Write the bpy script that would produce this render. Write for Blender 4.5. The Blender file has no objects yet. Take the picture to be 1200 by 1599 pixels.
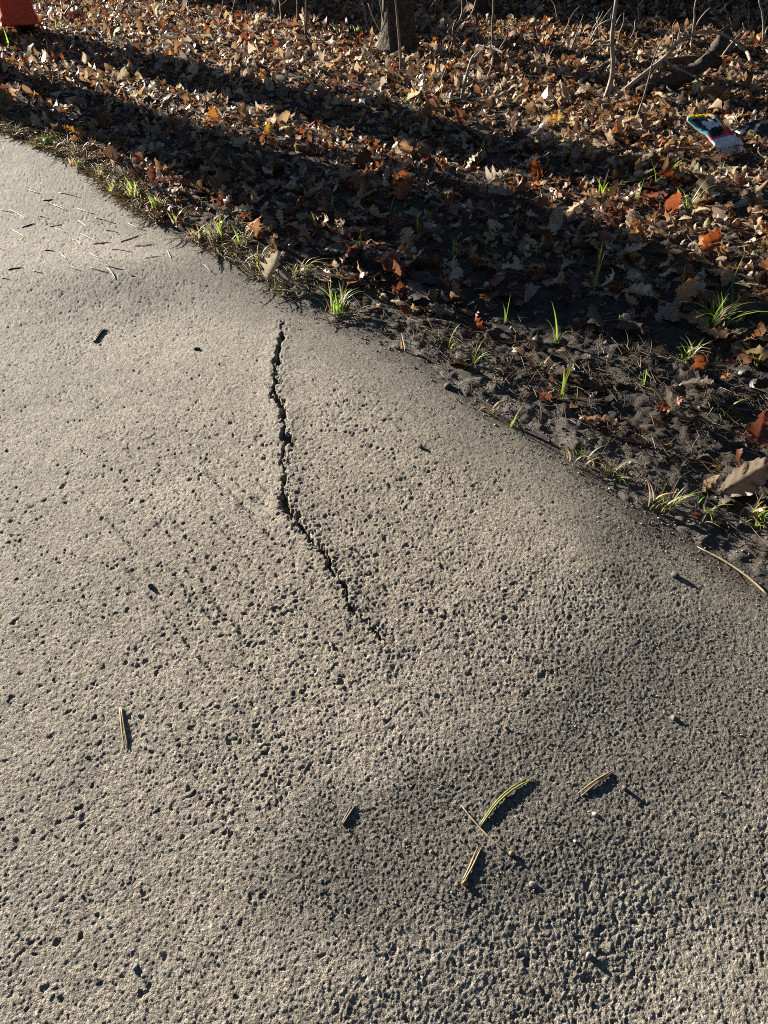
import bpy, math, random
import numpy as np

# ------------------------------------------------------------------ camera, sky, sun, exposure
SC = bpy.context.scene
COL = SC.collection
R = math.radians
CAM_H, PITCH, FPX = 1.15, R(42.0), 1164.0          # lens in pixels of the 1200 x 1599 picture
cam_d = bpy.data.cameras.new('camera')
cam = bpy.data.objects.new('camera', cam_d)
COL.objects.link(cam)
cam.location = (0, 0, CAM_H)
cam.rotation_euler = (math.pi / 2 - PITCH, 0, 0)
cam_d.sensor_fit = 'VERTICAL'
cam_d.sensor_height = 36.0
cam_d.lens = 36.0 * FPX / 1599.0
cam_d.clip_start = 0.02
cam_d.clip_end = 400
SC.camera = cam

SUN_EL = R(15.5)
SUN_FROM = (-0.77, 0.64)                            # horizontal direction towards the sun
W = bpy.data.worlds.new('World')
SC.world = W
W.use_nodes = True
wn = W.node_tree.nodes
bg = wn['Background']
sky = wn.new('ShaderNodeTexSky')
sky.sky_type = 'NISHITA'
sky.sun_disc = False
sky.sun_elevation = SUN_EL
sky.sun_rotation = math.atan2(SUN_FROM[0], SUN_FROM[1])
sky.altitude = 300.0
sky.air_density = 0.7
sky.dust_density = 0.15
W.node_tree.links.new(sky.outputs[0], bg.inputs[0])
bg.inputs[1].default_value = 0.05
sun_d = bpy.data.lights.new('sun', 'SUN')
sun = bpy.data.objects.new('sun', sun_d)
COL.objects.link(sun)
sun_d.energy = 5.0
sun_d.angle = R(0.5)
sun_d.color = (1.0, 0.93, 0.82)
_l = math.hypot(*SUN_FROM)
_dir = np.array([-SUN_FROM[0] / _l * math.cos(SUN_EL), -SUN_FROM[1] / _l * math.cos(SUN_EL), -math.sin(SUN_EL)])
from mathutils import Vector, Matrix
sun.rotation_euler = Vector(_dir).to_track_quat('-Z', 'Y').to_euler()
SC.view_settings.view_transform = 'Standard'
SC.view_settings.look = 'None'
SC.view_settings.gamma = 1.0
SC.view_settings.exposure = 1.48
SC.cycles.use_denoising = False
SC.cycles.filter_width = 1.0
SC.cycles.max_bounces = 6
SC.cycles.diffuse_bounces = 2
SC.cycles.transparent_max_bounces = 8

rng = np.random.default_rng(7)
random.seed(7)

# ------------------------------------------------------------------ pixel of the photograph -> place
CT, ST = math.cos(PITCH), math.sin(PITCH)
def ray(u, v):
    xc = (u - 600.0) / FPX
    yc = (799.5 - v) / FPX
    return xc, CT + yc * ST, -ST + yc * CT
def gp(u, v, z=0.0):
    a, b, c = ray(u, v)
    t = (CAM_H - z) / -c
    return a * t, b * t
def at_y(u, v, Y):
    a, b, c = ray(u, v)
    t = Y / b
    return a * t, Y, CAM_H + c * t
def depth_of(x, y, z=0.0):
    return y * CT + (CAM_H - z) * ST
def to_px(x, y, z):
    d = y * CT + (CAM_H - z) * ST
    up = y * ST - (CAM_H - z) * CT
    return 600 + FPX * x / d, 799.5 - FPX * up / d, d

# ------------------------------------------------------------------ noise
def _h(ix, iy, seed):
    a = (ix.astype(np.int64) * 374761393 + iy.astype(np.int64) * 668265263 + seed * 974634777) & 0xFFFFFFFF
    a = ((a ^ (a >> 13)) * 1274126177) & 0xFFFFFFFF
    a = ((a ^ (a >> 16)) * 2246822519) & 0xFFFFFFFF
    return ((a ^ (a >> 15)) & 0xFFFFFF).astype(np.float64) / 0xFFFFFF
def vnoise(x, y, seed=0):
    ix, iy = np.floor(x), np.floor(y)
    fx, fy = x - ix, y - iy
    fx = fx * fx * fx * (fx * (fx * 6 - 15) + 10)
    fy = fy * fy * fy * (fy * (fy * 6 - 15) + 10)
    a, b = _h(ix, iy, seed), _h(ix + 1, iy, seed)
    c, d = _h(ix, iy + 1, seed), _h(ix + 1, iy + 1, seed)
    return (a + (b - a) * fx) * (1 - fy) + (c + (d - c) * fx) * fy
def fbm(x, y, scale, octaves=4, seed=0, gain=0.5):
    s, amp, tot = 0.0, 1.0, 0.0
    for o in range(octaves):
        k = 2.0 ** o / scale
        s = s + amp * (vnoise(x * k + 17.3 * o, y * k - 9.1 * o, seed + o) - 0.5)
        tot += amp
        amp *= gain
    return s / tot * 2.0
def bumps(x, y, cell, seed, rmin, rmax, prob=1.0):
    """the highest of randomly placed round caps: 0..1, and its own random number"""
    gx, gy = np.floor(x / cell), np.floor(y / cell)
    best = np.zeros_like(x)
    own = np.zeros_like(x)
    for dx in (-1, 0, 1):
        for dy in (-1, 0, 1):
            cx, cy = gx + dx, gy + dy
            px = (cx + _h(cx, cy, seed)) * cell
            py = (cy + _h(cx, cy, seed + 1)) * cell
            rr = rmin + (rmax - rmin) * _h(cx, cy, seed + 2)
            k = _h(cx, cy, seed + 3)
            st = 0.75 + 0.5 * _h(cx, cy, seed + 4)
            d2 = ((x - px) * st) ** 2 + ((y - py) / st) ** 2
            v = np.clip(1 - d2 / (rr * rr), 0, None) * (k < prob) * (0.4 + 0.6 * k / np.maximum(prob, 1e-6))
            m = v > best
            best = np.where(m, v, best)
            own = np.where(m, k, own)
    return best, own
def facets(x, y, cell, seed, tilt, dome=0.8):
    """angular grains bedded at uneven heights: -1..1"""
    gx, gy = np.floor(x / cell), np.floor(y / cell)
    best = np.full_like(x, 9.0)
    hh = np.zeros_like(x)
    for dx in (-1, 0, 1):
        for dy in (-1, 0, 1):
            cx, cy = gx + dx, gy + dy
            rx = x - (cx + _h(cx, cy, seed)) * cell
            ry = y - (cy + _h(cx, cy, seed + 1)) * cell
            d2 = rx * rx + ry * ry
            v = (_h(cx, cy, seed + 2) - 0.5) * 2 + tilt / cell * (rx * (_h(cx, cy, seed + 3) - 0.5) + ry * (_h(cx, cy, seed + 4) - 0.5)) - dome * d2 / cell ** 2
            m = d2 < best
            best = np.where(m, d2, best)
            hh = np.where(m, v, hh)
    return hh
def sstep(a, b, x):
    t = np.clip((x - a) / (b - a), 0, 1)
    return t * t * (3 - 2 * t)

# ------------------------------------------------------------------ mesh helpers
def mesh_np(name, verts, quads=None, tris=None, col=None, smooth=True):
    me = bpy.data.meshes.new(name)
    verts = np.ascontiguousarray(verts, dtype=np.float32)
    me.vertices.add(len(verts))
    me.vertices.foreach_set('co', verts.ravel())
    parts, starts, n = [], [], 0
    for arr, k in ((quads, 4), (tris, 3)):
        if arr is not None and len(arr):
            arr = np.asarray(arr, dtype=np.int32)
            parts.append(arr.ravel())
            starts.append(n + np.arange(len(arr), dtype=np.int32) * k)
            n += arr.size
    loops = np.concatenate(parts)
    st = np.concatenate(starts)
    me.loops.add(len(loops))
    me.loops.foreach_set('vertex_index', loops)
    me.polygons.add(len(st))
    me.polygons.foreach_set('loop_start', st)
    if smooth:
        me.polygons.foreach_set('use_smooth', np.ones(len(st), dtype=bool))
    if col is not None:
        a = me.color_attributes.new('Col', 'FLOAT_COLOR', 'POINT')
        c = np.ones((len(verts), 4), dtype=np.float32)
        c[:, :3] = col
        a.data.foreach_set('color', c.ravel())
    me.update(calc_edges=True)
    return me
def link(name, me, mat=None, parent=None, loc=None):
    o = bpy.data.objects.new(name, me)
    COL.objects.link(o)
    if mat is not None and me is not None and not me.materials:
        me.materials.append(mat)
    if parent is not None:
        o.parent = parent
    if loc is not None:
        o.location = loc
    return o
def tag(o, label, cat, group=None):
    o['label'] = label
    o['category'] = cat
    if group:
        o['group'] = group
    return o
def empty(name, loc=(0, 0, 0), rz=0.0):
    o = bpy.data.objects.new(name, None)
    COL.objects.link(o)
    o.location = loc
    o.rotation_euler = (0, 0, rz)
    o.empty_display_size = 0.05
    return o
def grid_quads(nr, nc, closed=False):
    i = np.arange(nr - 1)[:, None] * nc
    j = np.arange(nc - 1 if not closed else nc)[None, :]
    j2 = (j + 1) % nc
    return np.stack([i + j, i + j2, i + nc + j2, i + nc + j], -1).reshape(-1, 4)
class Acc:
    """collects quads/tris for ONE mesh"""
    def __init__(s): s.v, s.q, s.t, s.c, s.n = [], [], [], [], 0
    def add(s, v, q=None, t=None, c=None):
        v = np.asarray(v, dtype=np.float64)
        if q is not None and len(q): s.q.append(np.asarray(q) + s.n)
        if t is not None and len(t): s.t.append(np.asarray(t) + s.n)
        s.v.append(v)
        if c is not None:
            s.c.append(np.broadcast_to(np.asarray(c, dtype=np.float64), (len(v), 3)))
        s.n += len(v)
    def mesh(s, name, smooth=True):
        return mesh_np(name, np.concatenate(s.v), np.concatenate(s.q) if s.q else None,
                       np.concatenate(s.t) if s.t else None, np.concatenate(s.c) if s.c else None, smooth)
def tube(pts, rad, segs=8, cap=True, ry=None, rough=0.0, seed=0):
    """a tube of varying radius along points; returns verts, quads, tris"""
    p = np.asarray(pts, dtype=np.float64)
    n = len(p)
    rad = np.broadcast_to(np.asarray(rad, dtype=np.float64), (n,))
    ry = rad if ry is None else np.broadcast_to(np.asarray(ry, dtype=np.float64), (n,))
    tan = np.gradient(p, axis=0)
    tan /= np.linalg.norm(tan, axis=1)[:, None] + 1e-12
    ref = np.array([0.0, 1.0, 0.0]) if abs(tan[0][2]) > 0.6 else np.array([0.0, 0.0, 1.0])
    a = np.cross(ref, tan); a /= np.linalg.norm(a, axis=1)[:, None] + 1e-12
    b = np.cross(tan, a)
    th = np.arange(segs) * 2 * math.pi / segs
    k = np.ones((n, segs))
    if rough:
        rr = np.random.default_rng(seed)
        k = 1 + rough * (rr.random((n, segs)) - 0.5) * 2
    v = (p[:, None, :] + a[:, None, :] * (np.cos(th)[None, :, None] * rad[:, None, None] * k[..., None])
         + b[:, None, :] * (np.sin(th)[None, :, None] * ry[:, None, None] * k[..., None])).reshape(-1, 3)
    q = grid_quads(n, segs, closed=True)
    t = []
    if cap:
        v = np.concatenate([v, p[:1], p[-1:]])
        c0, c1 = n * segs, n * segs + 1
        for j in range(segs):
            t.append((c0, (j + 1) % segs, j))
            t.append((c1, (n - 1) * segs + j, (n - 1) * segs + (j + 1) % segs))
    return v, q, np.array(t, dtype=np.int64).reshape(-1, 3)
def spline(pts, n):
    """smooth curve through points"""
    p = np.asarray(pts, dtype=np.float64)
    if len(p) < 3:
        t = np.linspace(0, 1, n)[:, None]
        return p[0] * (1 - t) + p[-1] * t
    ext = np.concatenate([[2 * p[0] - p[1]], p, [2 * p[-1] - p[-2]]])
    out = []
    for x in np.linspace(0, len(p) - 1, n):
        i = min(int(x), len(p) - 2); t = x - i
        a, b, c, d = ext[i], ext[i + 1], ext[i + 2], ext[i + 3]
        out.append(0.5 * (2 * b + (c - a) * t + (2 * a - 5 * b + 4 * c - d) * t * t + (3 * b - a - 3 * c + d) * t ** 3))
    return np.array(out)

# ------------------------------------------------------------------ materials
def new_mat(name):
    m = bpy.data.materials.new(name)
    m.use_nodes = True
    nt = m.node_tree
    return m, nt, nt.nodes, nt.links, nt.nodes['Principled BSDF']
def noise_node(N, L, scale, detail=4, rough=0.6):
    tc = N.new('ShaderNodeTexCoord')
    n = N.new('ShaderNodeTexNoise')
    n.inputs['Scale'].default_value = scale
    n.inputs['Detail'].default_value = detail
    n.inputs['Roughness'].default_value = rough
    L.new(tc.outputs['Object'], n.inputs['Vector'])
    return n
def ramp_node(N, L, src, stops):
    r = N.new('ShaderNodeValToRGB')
    e = r.color_ramp.elements
    while len(e) < len(stops): e.new(0.5)
    for k, (p, c) in zip(e, stops):
        k.position = p
        k.color = (*c, 1) if len(c) == 3 else c
    L.new(src, r.inputs[0])
    return r
def mul_node(N, L, a, b):
    m = N.new('ShaderNodeMix'); m.data_type = 'RGBA'; m.blend_type = 'MULTIPLY'
    m.inputs[0].default_value = 1
    L.new(a, m.inputs[6]); L.new(b, m.inputs[7])
    return m.outputs[2]
def bump_node(N, L, src, dist, strength=1.0):
    b = N.new('ShaderNodeBump')
    b.inputs['Distance'].default_value = dist
    b.inputs['Strength'].default_value = strength
    L.new(src, b.inputs['Height'])
    return b
def attr_mat(name, rough, scale, lo, hi, bump=0.0, bscale=200, spec=0.4, transl=0.0, detail=4):
    """colour from the mesh's own colour attribute, mottled by noise"""
    m, nt, N, L, P = new_mat(name)
    at = N.new('ShaderNodeAttribute'); at.attribute_name = 'Col'
    n = noise_node(N, L, scale, detail)
    r = ramp_node(N, L, n.outputs[0], [(0.3, (lo,) * 3), (0.7, (hi,) * 3)])
    c = mul_node(N, L, at.outputs['Color'], r.outputs[0])
    L.new(c, P.inputs['Base Color'])
    P.inputs['Roughness'].default_value = rough
    P.inputs['Specular IOR Level'].default_value = spec
    if bump:
        nb = noise_node(N, L, bscale, 3)
        b = bump_node(N, L, nb.outputs[0], bump)
        L.new(b.outputs[0], P.inputs['Normal'])
    if transl:
        T = N.new('ShaderNodeBsdfTranslucent')
        L.new(c, T.inputs[0])
        mx = N.new('ShaderNodeMixShader'); mx.inputs[0].default_value = transl
        L.new(P.outputs[0], mx.inputs[1]); L.new(T.outputs[0], mx.inputs[2])
        L.new(mx.outputs[0], N['Material Output'].inputs[0])
    return m
def noise_mat(name, stops, scale, rough, bump=0.0, bscale=80, spec=0.4, detail=5):
    m, nt, N, L, P = new_mat(name)
    n = noise_node(N, L, scale, detail)
    r = ramp_node(N, L, n.outputs[0], stops)
    L.new(r.outputs[0], P.inputs['Base Color'])
    P.inputs['Roughness'].default_value = rough
    P.inputs['Specular IOR Level'].default_value = spec
    if bump:
        nb = noise_node(N, L, bscale, 4)
        b = bump_node(N, L, nb.outputs[0], bump)
        L.new(b.outputs[0], P.inputs['Normal'])
    return m
M_PATH = attr_mat('path_surface', 0.8, 700, 0.55, 1.4, bump=0.0034, bscale=420, spec=0.35)
def speckle(mat, scale, lo, hi):
    nt = mat.node_tree; N, L = nt.nodes, nt.links
    P = N['Principled BSDF']
    src = P.inputs['Base Color'].links[0].from_socket
    tc = N.new('ShaderNodeTexCoord')
    vo = N.new('ShaderNodeTexVoronoi'); vo.inputs['Scale'].default_value = scale
    L.new(tc.outputs['Object'], vo.inputs['Vector'])
    sep = N.new('ShaderNodeSeparateColor'); L.new(vo.outputs['Color'], sep.inputs[0])
    r = ramp_node(N, L, sep.outputs[0], [(0.0, (lo,) * 3), (0.5, (1.0,) * 3), (0.9, (1.1, 1.08, 1.05)), (1.0, (hi,) * 3)])
    L.new(mul_node(N, L, src, r.outputs[0]), P.inputs['Base Color'])
speckle(M_PATH, 260, 0.55, 1.5)
M_SOIL = attr_mat('soil', 0.85, 160, 0.55, 1.5, bump=0.004, bscale=320, spec=0.35)
M_LEAF = attr_mat('dry_leaf', 0.42, 55, 0.72, 1.22, bump=0.0012, bscale=140, spec=0.6, transl=0.38)
M_GRASS = attr_mat('green_blade', 0.35, 60, 0.8, 1.15, spec=0.5, transl=0.55)
M_DRY = attr_mat('dry_blade', 0.45, 90, 0.75, 1.2, spec=0.6, transl=0.45)
M_NEEDLE = attr_mat('needle', 0.45, 120, 0.7, 1.2, spec=0.5)
M_STONE = attr_mat('stone', 0.75, 300, 0.75, 1.25, bump=0.001, bscale=700, spec=0.35)
M_BARK = noise_mat('bark', [(0.3, (0.035, 0.026, 0.02)), (0.55, (0.10, 0.075, 0.055)), (0.75, (0.17, 0.135, 0.10))], 22, 0.9, bump=0.02, bscale=45)
M_STEM = noise_mat('stem_bark', [(0.3, (0.10, 0.07, 0.05)), (0.7, (0.30, 0.24, 0.18))], 40, 0.6, bump=0.002, bscale=200)
M_PALE = noise_mat('pale_stem', [(0.3, (0.22, 0.18, 0.14)), (0.7, (0.45, 0.39, 0.31))], 40, 0.5, bump=0.002, bscale=200)
M_WOOD = noise_mat('rotten_wood', [(0.3, (0.03, 0.022, 0.016)), (0.7, (0.14, 0.10, 0.07))], 30, 0.85, bump=0.012, bscale=60)

# ------------------------------------------------------------------ the lie of the land
E_A, E_B = np.array(gp(0, 205)), np.array(gp(1200, 905))
E_DIR = (E_B - E_A) / np.linalg.norm(E_B - E_A)
E_N = np.array([-E_DIR[1], E_DIR[0]])
if E_N[1] < 0: E_N = -E_N
E_D0 = float(E_A @ E_N)
_edge_px = [(0, 207), (90, 246), (150, 282), (215, 335), (270, 372), (330, 398), (400, 440), (470, 492), (540, 525), (610, 560), (690, 612), (770, 672), (850, 712), (930, 758), (1040, 835), (1120, 880), (1200, 930)]
_ed = np.array([gp(*q) for q in _edge_px])
_es, _eo = (_ed - E_A) @ E_DIR, _ed @ E_N - E_D0
def edge_sd(x, y):
    """along the path's edge, and beyond it (positive on the forest side)"""
    s = (x - E_A[0]) * E_DIR[0] + (y - E_A[1]) * E_DIR[1]
    d = x * E_N[0] + y * E_N[1] - E_D0 - np.interp(s, _es, _eo)
    return s, d
def gauss(x, y, u, v, sx, sy, rot=0.0):
    cx, cy = gp(u, v)
    c, s = math.cos(rot), math.sin(rot)
    a = (x - cx) * c + (y - cy) * s
    b = -(x - cx) * s + (y - cy) * c
    return np.exp(-0.5 * ((a / sx) ** 2 + (b / sy) ** 2))
_crack_px = [(441, 508), (443, 530), (438, 556), (434, 590), (431, 632), (446, 655), (444, 690), (452, 715), (446, 745), (451, 770), (447, 800), (453, 822), (470, 842), (492, 868), (516, 892), (524, 915), (540, 938), (548, 962), (562, 985), (590, 1012), (608, 1030)]
CRACK = np.array([gp(*q) for q in _crack_px])
# width of the crack at each of these points, metres
CRACK_W = np.array([1, 3, 6, 8, 12, 7, 11, 12, 10, 9, 12, 9, 3, 4, 6, 7, 9, 7, 4, 2, 1]) * 0.00150
_branch_px = [(228, 728), (262, 768), (300, 806), (318, 826), (345, 850), (372, 880)]
CRACK2 = np.array([gp(*q) for q in _branch_px])
CRACK2_W = np.array([0.6, 1.5, 1.2, 2.6, 1.2, .6]) * 0.001
def poly_dist(x, y, P, Wd):
    best = np.full(x.shape, 9.0)
    wid = np.zeros(x.shape)
    for i in range(len(P) - 1):
        a, b = P[i], P[i + 1]
        ab = b - a
        t = np.clip(((x - a[0]) * ab[0] + (y - a[1]) * ab[1]) / (ab @ ab), 0, 1)
        d = np.hypot(x - a[0] - t * ab[0], y - a[1] - t * ab[1])
        m = d < best
        best = np.where(m, d, best)
        wid = np.where(m, Wd[i] + (Wd[i + 1] - Wd[i]) * t, wid)
    return best, wid
_brow_px = [(560, 500), (640, 552), (760, 620), (850, 700), (935, 800), (970, 900), (950, 985), (840, 1075), (700, 1150), (590, 1240), (490, 1380), (430, 1599)]
BROW = np.array([gp(*q) for q in _brow_px])
_rise_px = [(1260, 1190), (1080, 1290), (900, 1400), (760, 1480), (640, 1580)]
RISE = np.array([gp(*q) for q in _rise_px])
def side_dist(x, y, P):
    best = np.full(np.shape(x), 1e9); sg = np.zeros(np.shape(x))
    for i in range(len(P) - 1):
        a, b = P[i], P[i + 1]
        ab = b - a
        t = np.clip(((x - a[0]) * ab[0] + (y - a[1]) * ab[1]) / (ab @ ab), 0 if i else -9, 1 if i < len(P) - 2 else 9)
        dx, dy = x - a[0] - t * ab[0], y - a[1] - t * ab[1]
        d = np.hypot(dx, dy)
        m = d < best
        best = np.where(m, d, best)
        sg = np.where(m, np.sign(ab[0] * dy - ab[1] * dx), sg)
    return best * sg                                   # positive to the left of the walking direction
def macro(x, y):
    """roots have heaved the path: a raised slab round the crack, a brow, a hollow and a rise"""
    wob = 0.014 * fbm(x, y, 0.20, 3, 21)
    brow = side_dist(x, y, BROW)
    rise = -side_dist(x, y, RISE)
    h = -0.025 * sstep(-0.10, 0.26, brow + wob) * (0.10 + 0.90 * sstep(0.46, 0.98, y))
    h = h + 0.022 * sstep(-0.20, 0.12, rise + wob)
    h = h + 0.018 * gauss(x, y, 520, 760, 0.38, 0.50, R(20))
    h = h + 0.010 * gauss(x, y, 300, 950, 0.35, 0.30)
    h = h - 0.018 * gauss(x, y, 260, 500, 0.45, 0.16, R(8))
    h = h + 0.012 * gauss(x, y, 160, 430, 0.30, 0.12, R(8))
    h = h + 0.004 * fbm(x, y, 0.45, 3, 11) + 0.0012 * fbm(x, y, 0.09, 3, 15)
    return h
def path_masks(x, y):
    s, d = edge_sd(x, y)
    wob = 0.07 * fbm(x, y, 0.16, 4, 31)
    edge_dirt = sstep(-0.30, -0.05, d + wob) * (0.25 + 0.75 * sstep(1.5, 2.4, s)) + 0.0
    grit = np.clip(1.0 * gauss(x, y, 820, 1235, 0.24, 0.09, R(22)) + 0.9 * gauss(x, y, 1060, 1080, 0.20, 0.12, R(-25)) + 0.8 * gauss(x, y, 1180, 990, 0.14, 0.10)
                   + 0.75 * gauss(x, y, 800, 1320, 0.13, 0.08) + 0.45 * gauss(x, y, 600, 1310, 0.12, 0.07) + 0.40 * gauss(x, y, 180, 470, 0.30, 0.08)
                   + 0.42 * gauss(x, y, 520, 1440, 0.12, 0.06) + 4.5 * wob, 0, 1)
    grit = sstep(0.22, 1.0, grit)
    return s, d, edge_dirt, grit
def path_h(x, y):
    s, d, dirt, grit = path_masks(x, y)
    h = macro(x, y)
    wx = x + 0.0042 * fbm(x, y, 0.008, 3, 41, 0.6)
    wy = y + 0.0042 * fbm(x, y, 0.008, 3, 45, 0.6)
    worn = sstep(-0.2, 0.5, fbm(x, y, 0.3, 3, 51) + 0.75 * gauss(x, y, 500, 850, 0.42, 0.42) - 0.15)
    rough = (0.49 + 0.19 * worn) * (1 - 0.75 * dirt) * (1 - 0.9 * grit)
    b1, k1 = bumps(wx, wy, 0.0046, 101, 0.0020, 0.0044)
    # scrape lines left in the worn part: rows of small pits
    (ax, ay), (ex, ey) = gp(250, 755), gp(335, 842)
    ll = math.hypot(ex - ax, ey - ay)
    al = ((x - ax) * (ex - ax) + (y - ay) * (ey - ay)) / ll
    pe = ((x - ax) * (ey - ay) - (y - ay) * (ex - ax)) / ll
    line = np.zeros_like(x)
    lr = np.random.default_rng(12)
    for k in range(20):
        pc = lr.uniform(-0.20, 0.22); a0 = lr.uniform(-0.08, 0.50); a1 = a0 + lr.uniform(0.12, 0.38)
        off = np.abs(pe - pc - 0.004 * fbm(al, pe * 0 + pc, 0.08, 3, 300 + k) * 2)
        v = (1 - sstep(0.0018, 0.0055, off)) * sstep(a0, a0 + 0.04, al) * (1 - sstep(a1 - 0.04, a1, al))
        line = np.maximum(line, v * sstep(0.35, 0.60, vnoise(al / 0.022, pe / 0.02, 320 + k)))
    p1, _ = bumps(wx, wy, 0.019, 121, 0.0012, 0.0038, 0.03 + 0.05 * worn)
    pl = facets(wx, wy, 0.0050, 191, 0.7, 0.10)
    th = 0.985 - 0.085 * worn - 0.55 * line
    plucked = sstep(th - 0.03, th + 0.03, pl)
    pl2 = facets(wx, wy, 0.0100, 195, 0.5, 0.10)
    plucked = np.maximum(plucked, 1.3 * sstep(0.965 - 0.03 * worn, 0.985 - 0.03 * worn, pl2))
    h = h - 0.0036 * plucked * rough
    p2, _ = bumps(wx, wy, 0.075, 131, 0.0022, 0.0060, 0.15)
    h = h + rough * (0.00070 * facets(wx, wy, 0.0034, 171, 3.2) + 0.00055 * facets(wx, wy, 0.0062, 181, 3.0))
    h = h - rough * ((0.0010 + 0.0026 * np.maximum(worn, line)) * np.sqrt(p1) + 0.0055 * np.sqrt(p2) + 0.0030 * line)
    h = h + rough * 0.0011 * fbm(wx, wy, 0.018, 4, 61, 0.65) + (0.0008 + 0.0004 * grit) * fbm(x, y, 0.0034, 2, 71)
    # loose sand: small grains
    b3, _ = bumps(wx, wy, 0.0036, 141, 0.0011, 0.0022, 0.75)
    b4, _ = bumps(wx, wy, 0.0130, 151, 0.0016, 0.0034, 0.4)
    h = h + np.maximum(dirt * 0.6, grit) * (0.0009 * np.sqrt(b3) + 0.0012 * np.sqrt(b4))
    # cracks with broken lips
    jx = x + 0.013 * fbm(x, y, 0.03, 4, 81, 0.65)
    jy = y + 0.013 * fbm(x, y, 0.03, 4, 91, 0.65)
    tot = np.zeros_like(h)
    for P, Wd, dep in ((CRACK, CRACK_W, 0.017),):
        cd, cw = poly_dist(jx, jy, P, Wd)
        cw = cw * (0.25 + 0.95 * vnoise(x / 0.045, y / 0.045, 97)) * (1 + 0.9 * fbm(x, y, 0.014, 3, 95, 0.6)) * (1 - 0.75 * sstep(0.46, 0.58, vnoise(x / 0.035, y / 0.035, 99)))
        h = h + 0.004 * np.exp(-(cd / 0.035) ** 2) * (P is CRACK)
        c = 1 - sstep(0.45 * cw, 0.95 * cw + 0.0006, cd)
        h = h - dep * c
        crumble = np.exp(-(cd / 0.017) ** 2) * (1.0 if P is CRACK else 0.4)
        ff = facets(wx, wy, 0.0060, 161, 2.0)
        h = h - 0.0050 * crumble * sstep(0.30, 0.40, ff)
        tot = np.maximum(tot, c)
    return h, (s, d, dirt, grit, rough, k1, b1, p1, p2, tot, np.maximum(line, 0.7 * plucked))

# ------------------------------------------------------------------ the path
def half_w(Y): return 0.58 + 0.41 * Y
def path_mesh():
    rows = [0.08]
    while rows[-1] < 6.2:
        Y = rows[-1]
        rows.append(Y + (Y * Y + CAM_H ** 2) / (CAM_H * 740.0))
    Yr = np.array(rows)
    U = np.linspace(-1, 1, 961)
    y = np.repeat(Yr[:, None], len(U), 1)
    x = U[None, :] * half_w(Yr)[:, None]
    sp = half_w(Yr)[:, None] * 2 / len(U)
    jr = np.random.default_rng(3)
    x = x + (jr.random(x.shape) - 0.5) * sp * 0.5
    nr, nc = x.shape
    x, y = x.ravel(), y.ravel()
    s, d = edge_sd(x, y)
    q = grid_quads(nr, nc)
    keep = (d < 0.16)[q].all(1)
    q = q[keep]
    used = np.unique(q)
    remap = np.zeros(nr * nc, dtype=np.int64); remap[used] = np.arange(len(used))
    x, y, q = x[used], y[used], remap[q]
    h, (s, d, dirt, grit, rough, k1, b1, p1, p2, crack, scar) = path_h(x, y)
    base = np.array([0.302, 0.268, 0.214])
    tone = 1 + 0.16 * fbm(x, y, 0.25, 4, 201) + 0.12 * fbm(x, y, 0.03, 3, 211)
    grain = 1 + 0.6 * (k1 - 0.5) * (b1 > 0.1)
    col = base[None, :] * (tone * grain)[:, None]
    worn_patch = gauss(x, y, 560, 900, 0.36, 0.42)[:, None]
    col = col * (1 + worn_patch * np.array([0.16, 0.12, 0.09])[None, :])
    palest = sstep(0.1, 0.5, fbm(x, y, 0.35, 3, 221))[:, None]
    col = col * (1 + 0.12 * palest)
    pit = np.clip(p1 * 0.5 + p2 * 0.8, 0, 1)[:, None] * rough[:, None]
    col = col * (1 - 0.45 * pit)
    gcol = np.array([0.155, 0.141, 0.118])[None, :] * (0.45 + 1.1 * vnoise(x / 0.0035, y / 0.0035, 231))[:, None]
    dcol = np.array([0.175, 0.156, 0.125])[None, :] * (0.75 + 0.5 * vnoise(x / 0.004, y / 0.004, 241))[:, None]
    soil = np.array([0.075, 0.062, 0.050])[None, :]
    col = col * (1 - 0.75 * dirt[:, None]) + dcol * 0.75 * dirt[:, None]
    near = sstep(-0.07, 0.03, d + 0.04 * fbm(x, y, 0.08, 3, 251))[:, None]
    col = col * (1 - near) + soil * near
    col = col * (1 - 0.85 * grit[:, None]) + gcol * 0.85 * grit[:, None]
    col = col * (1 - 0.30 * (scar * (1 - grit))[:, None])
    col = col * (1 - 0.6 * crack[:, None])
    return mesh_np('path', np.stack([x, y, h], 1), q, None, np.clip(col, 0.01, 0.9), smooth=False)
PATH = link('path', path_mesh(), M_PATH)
PATH['kind'] = 'structure'

def coarse_path():
    # the rest of the path, behind, beside and beyond the near stretch
    xs, ys = np.arange(-24, 26.01, 0.12), np.arange(-14, 30.01, 0.12)
    x, y = np.meshgrid(xs, ys)
    nr, nc = x.shape
    x, y = x.ravel(), y.ravel()
    s, d = edge_sd(x, y)
    q = grid_quads(nr, nc)
    inside = (y > 0.1) & (y < 6.15) & (np.abs(x) < half_w(y) - 0.02)
    wide = (d < 0.12) & (d > -2.75)
    q = q[wide[q].all(1) & ~inside[q].all(1)]
    used = np.unique(q)
    remap = np.zeros(nr * nc, dtype=np.int64); remap[used] = np.arange(len(used))
    x, y, q = x[used], y[used], remap[q]
    tone = 1 + 0.15 * fbm(x, y, 0.3, 4, 201)
    col = np.array([0.302, 0.268, 0.214])[None, :] * tone[:, None]
    return mesh_np('path_stretch', np.stack([x, y, macro(x, y) - 0.012], 1), q, None, col)
PATH2 = link('path', coarse_path(), M_PATH)
PATH2['kind'] = 'structure'

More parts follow.
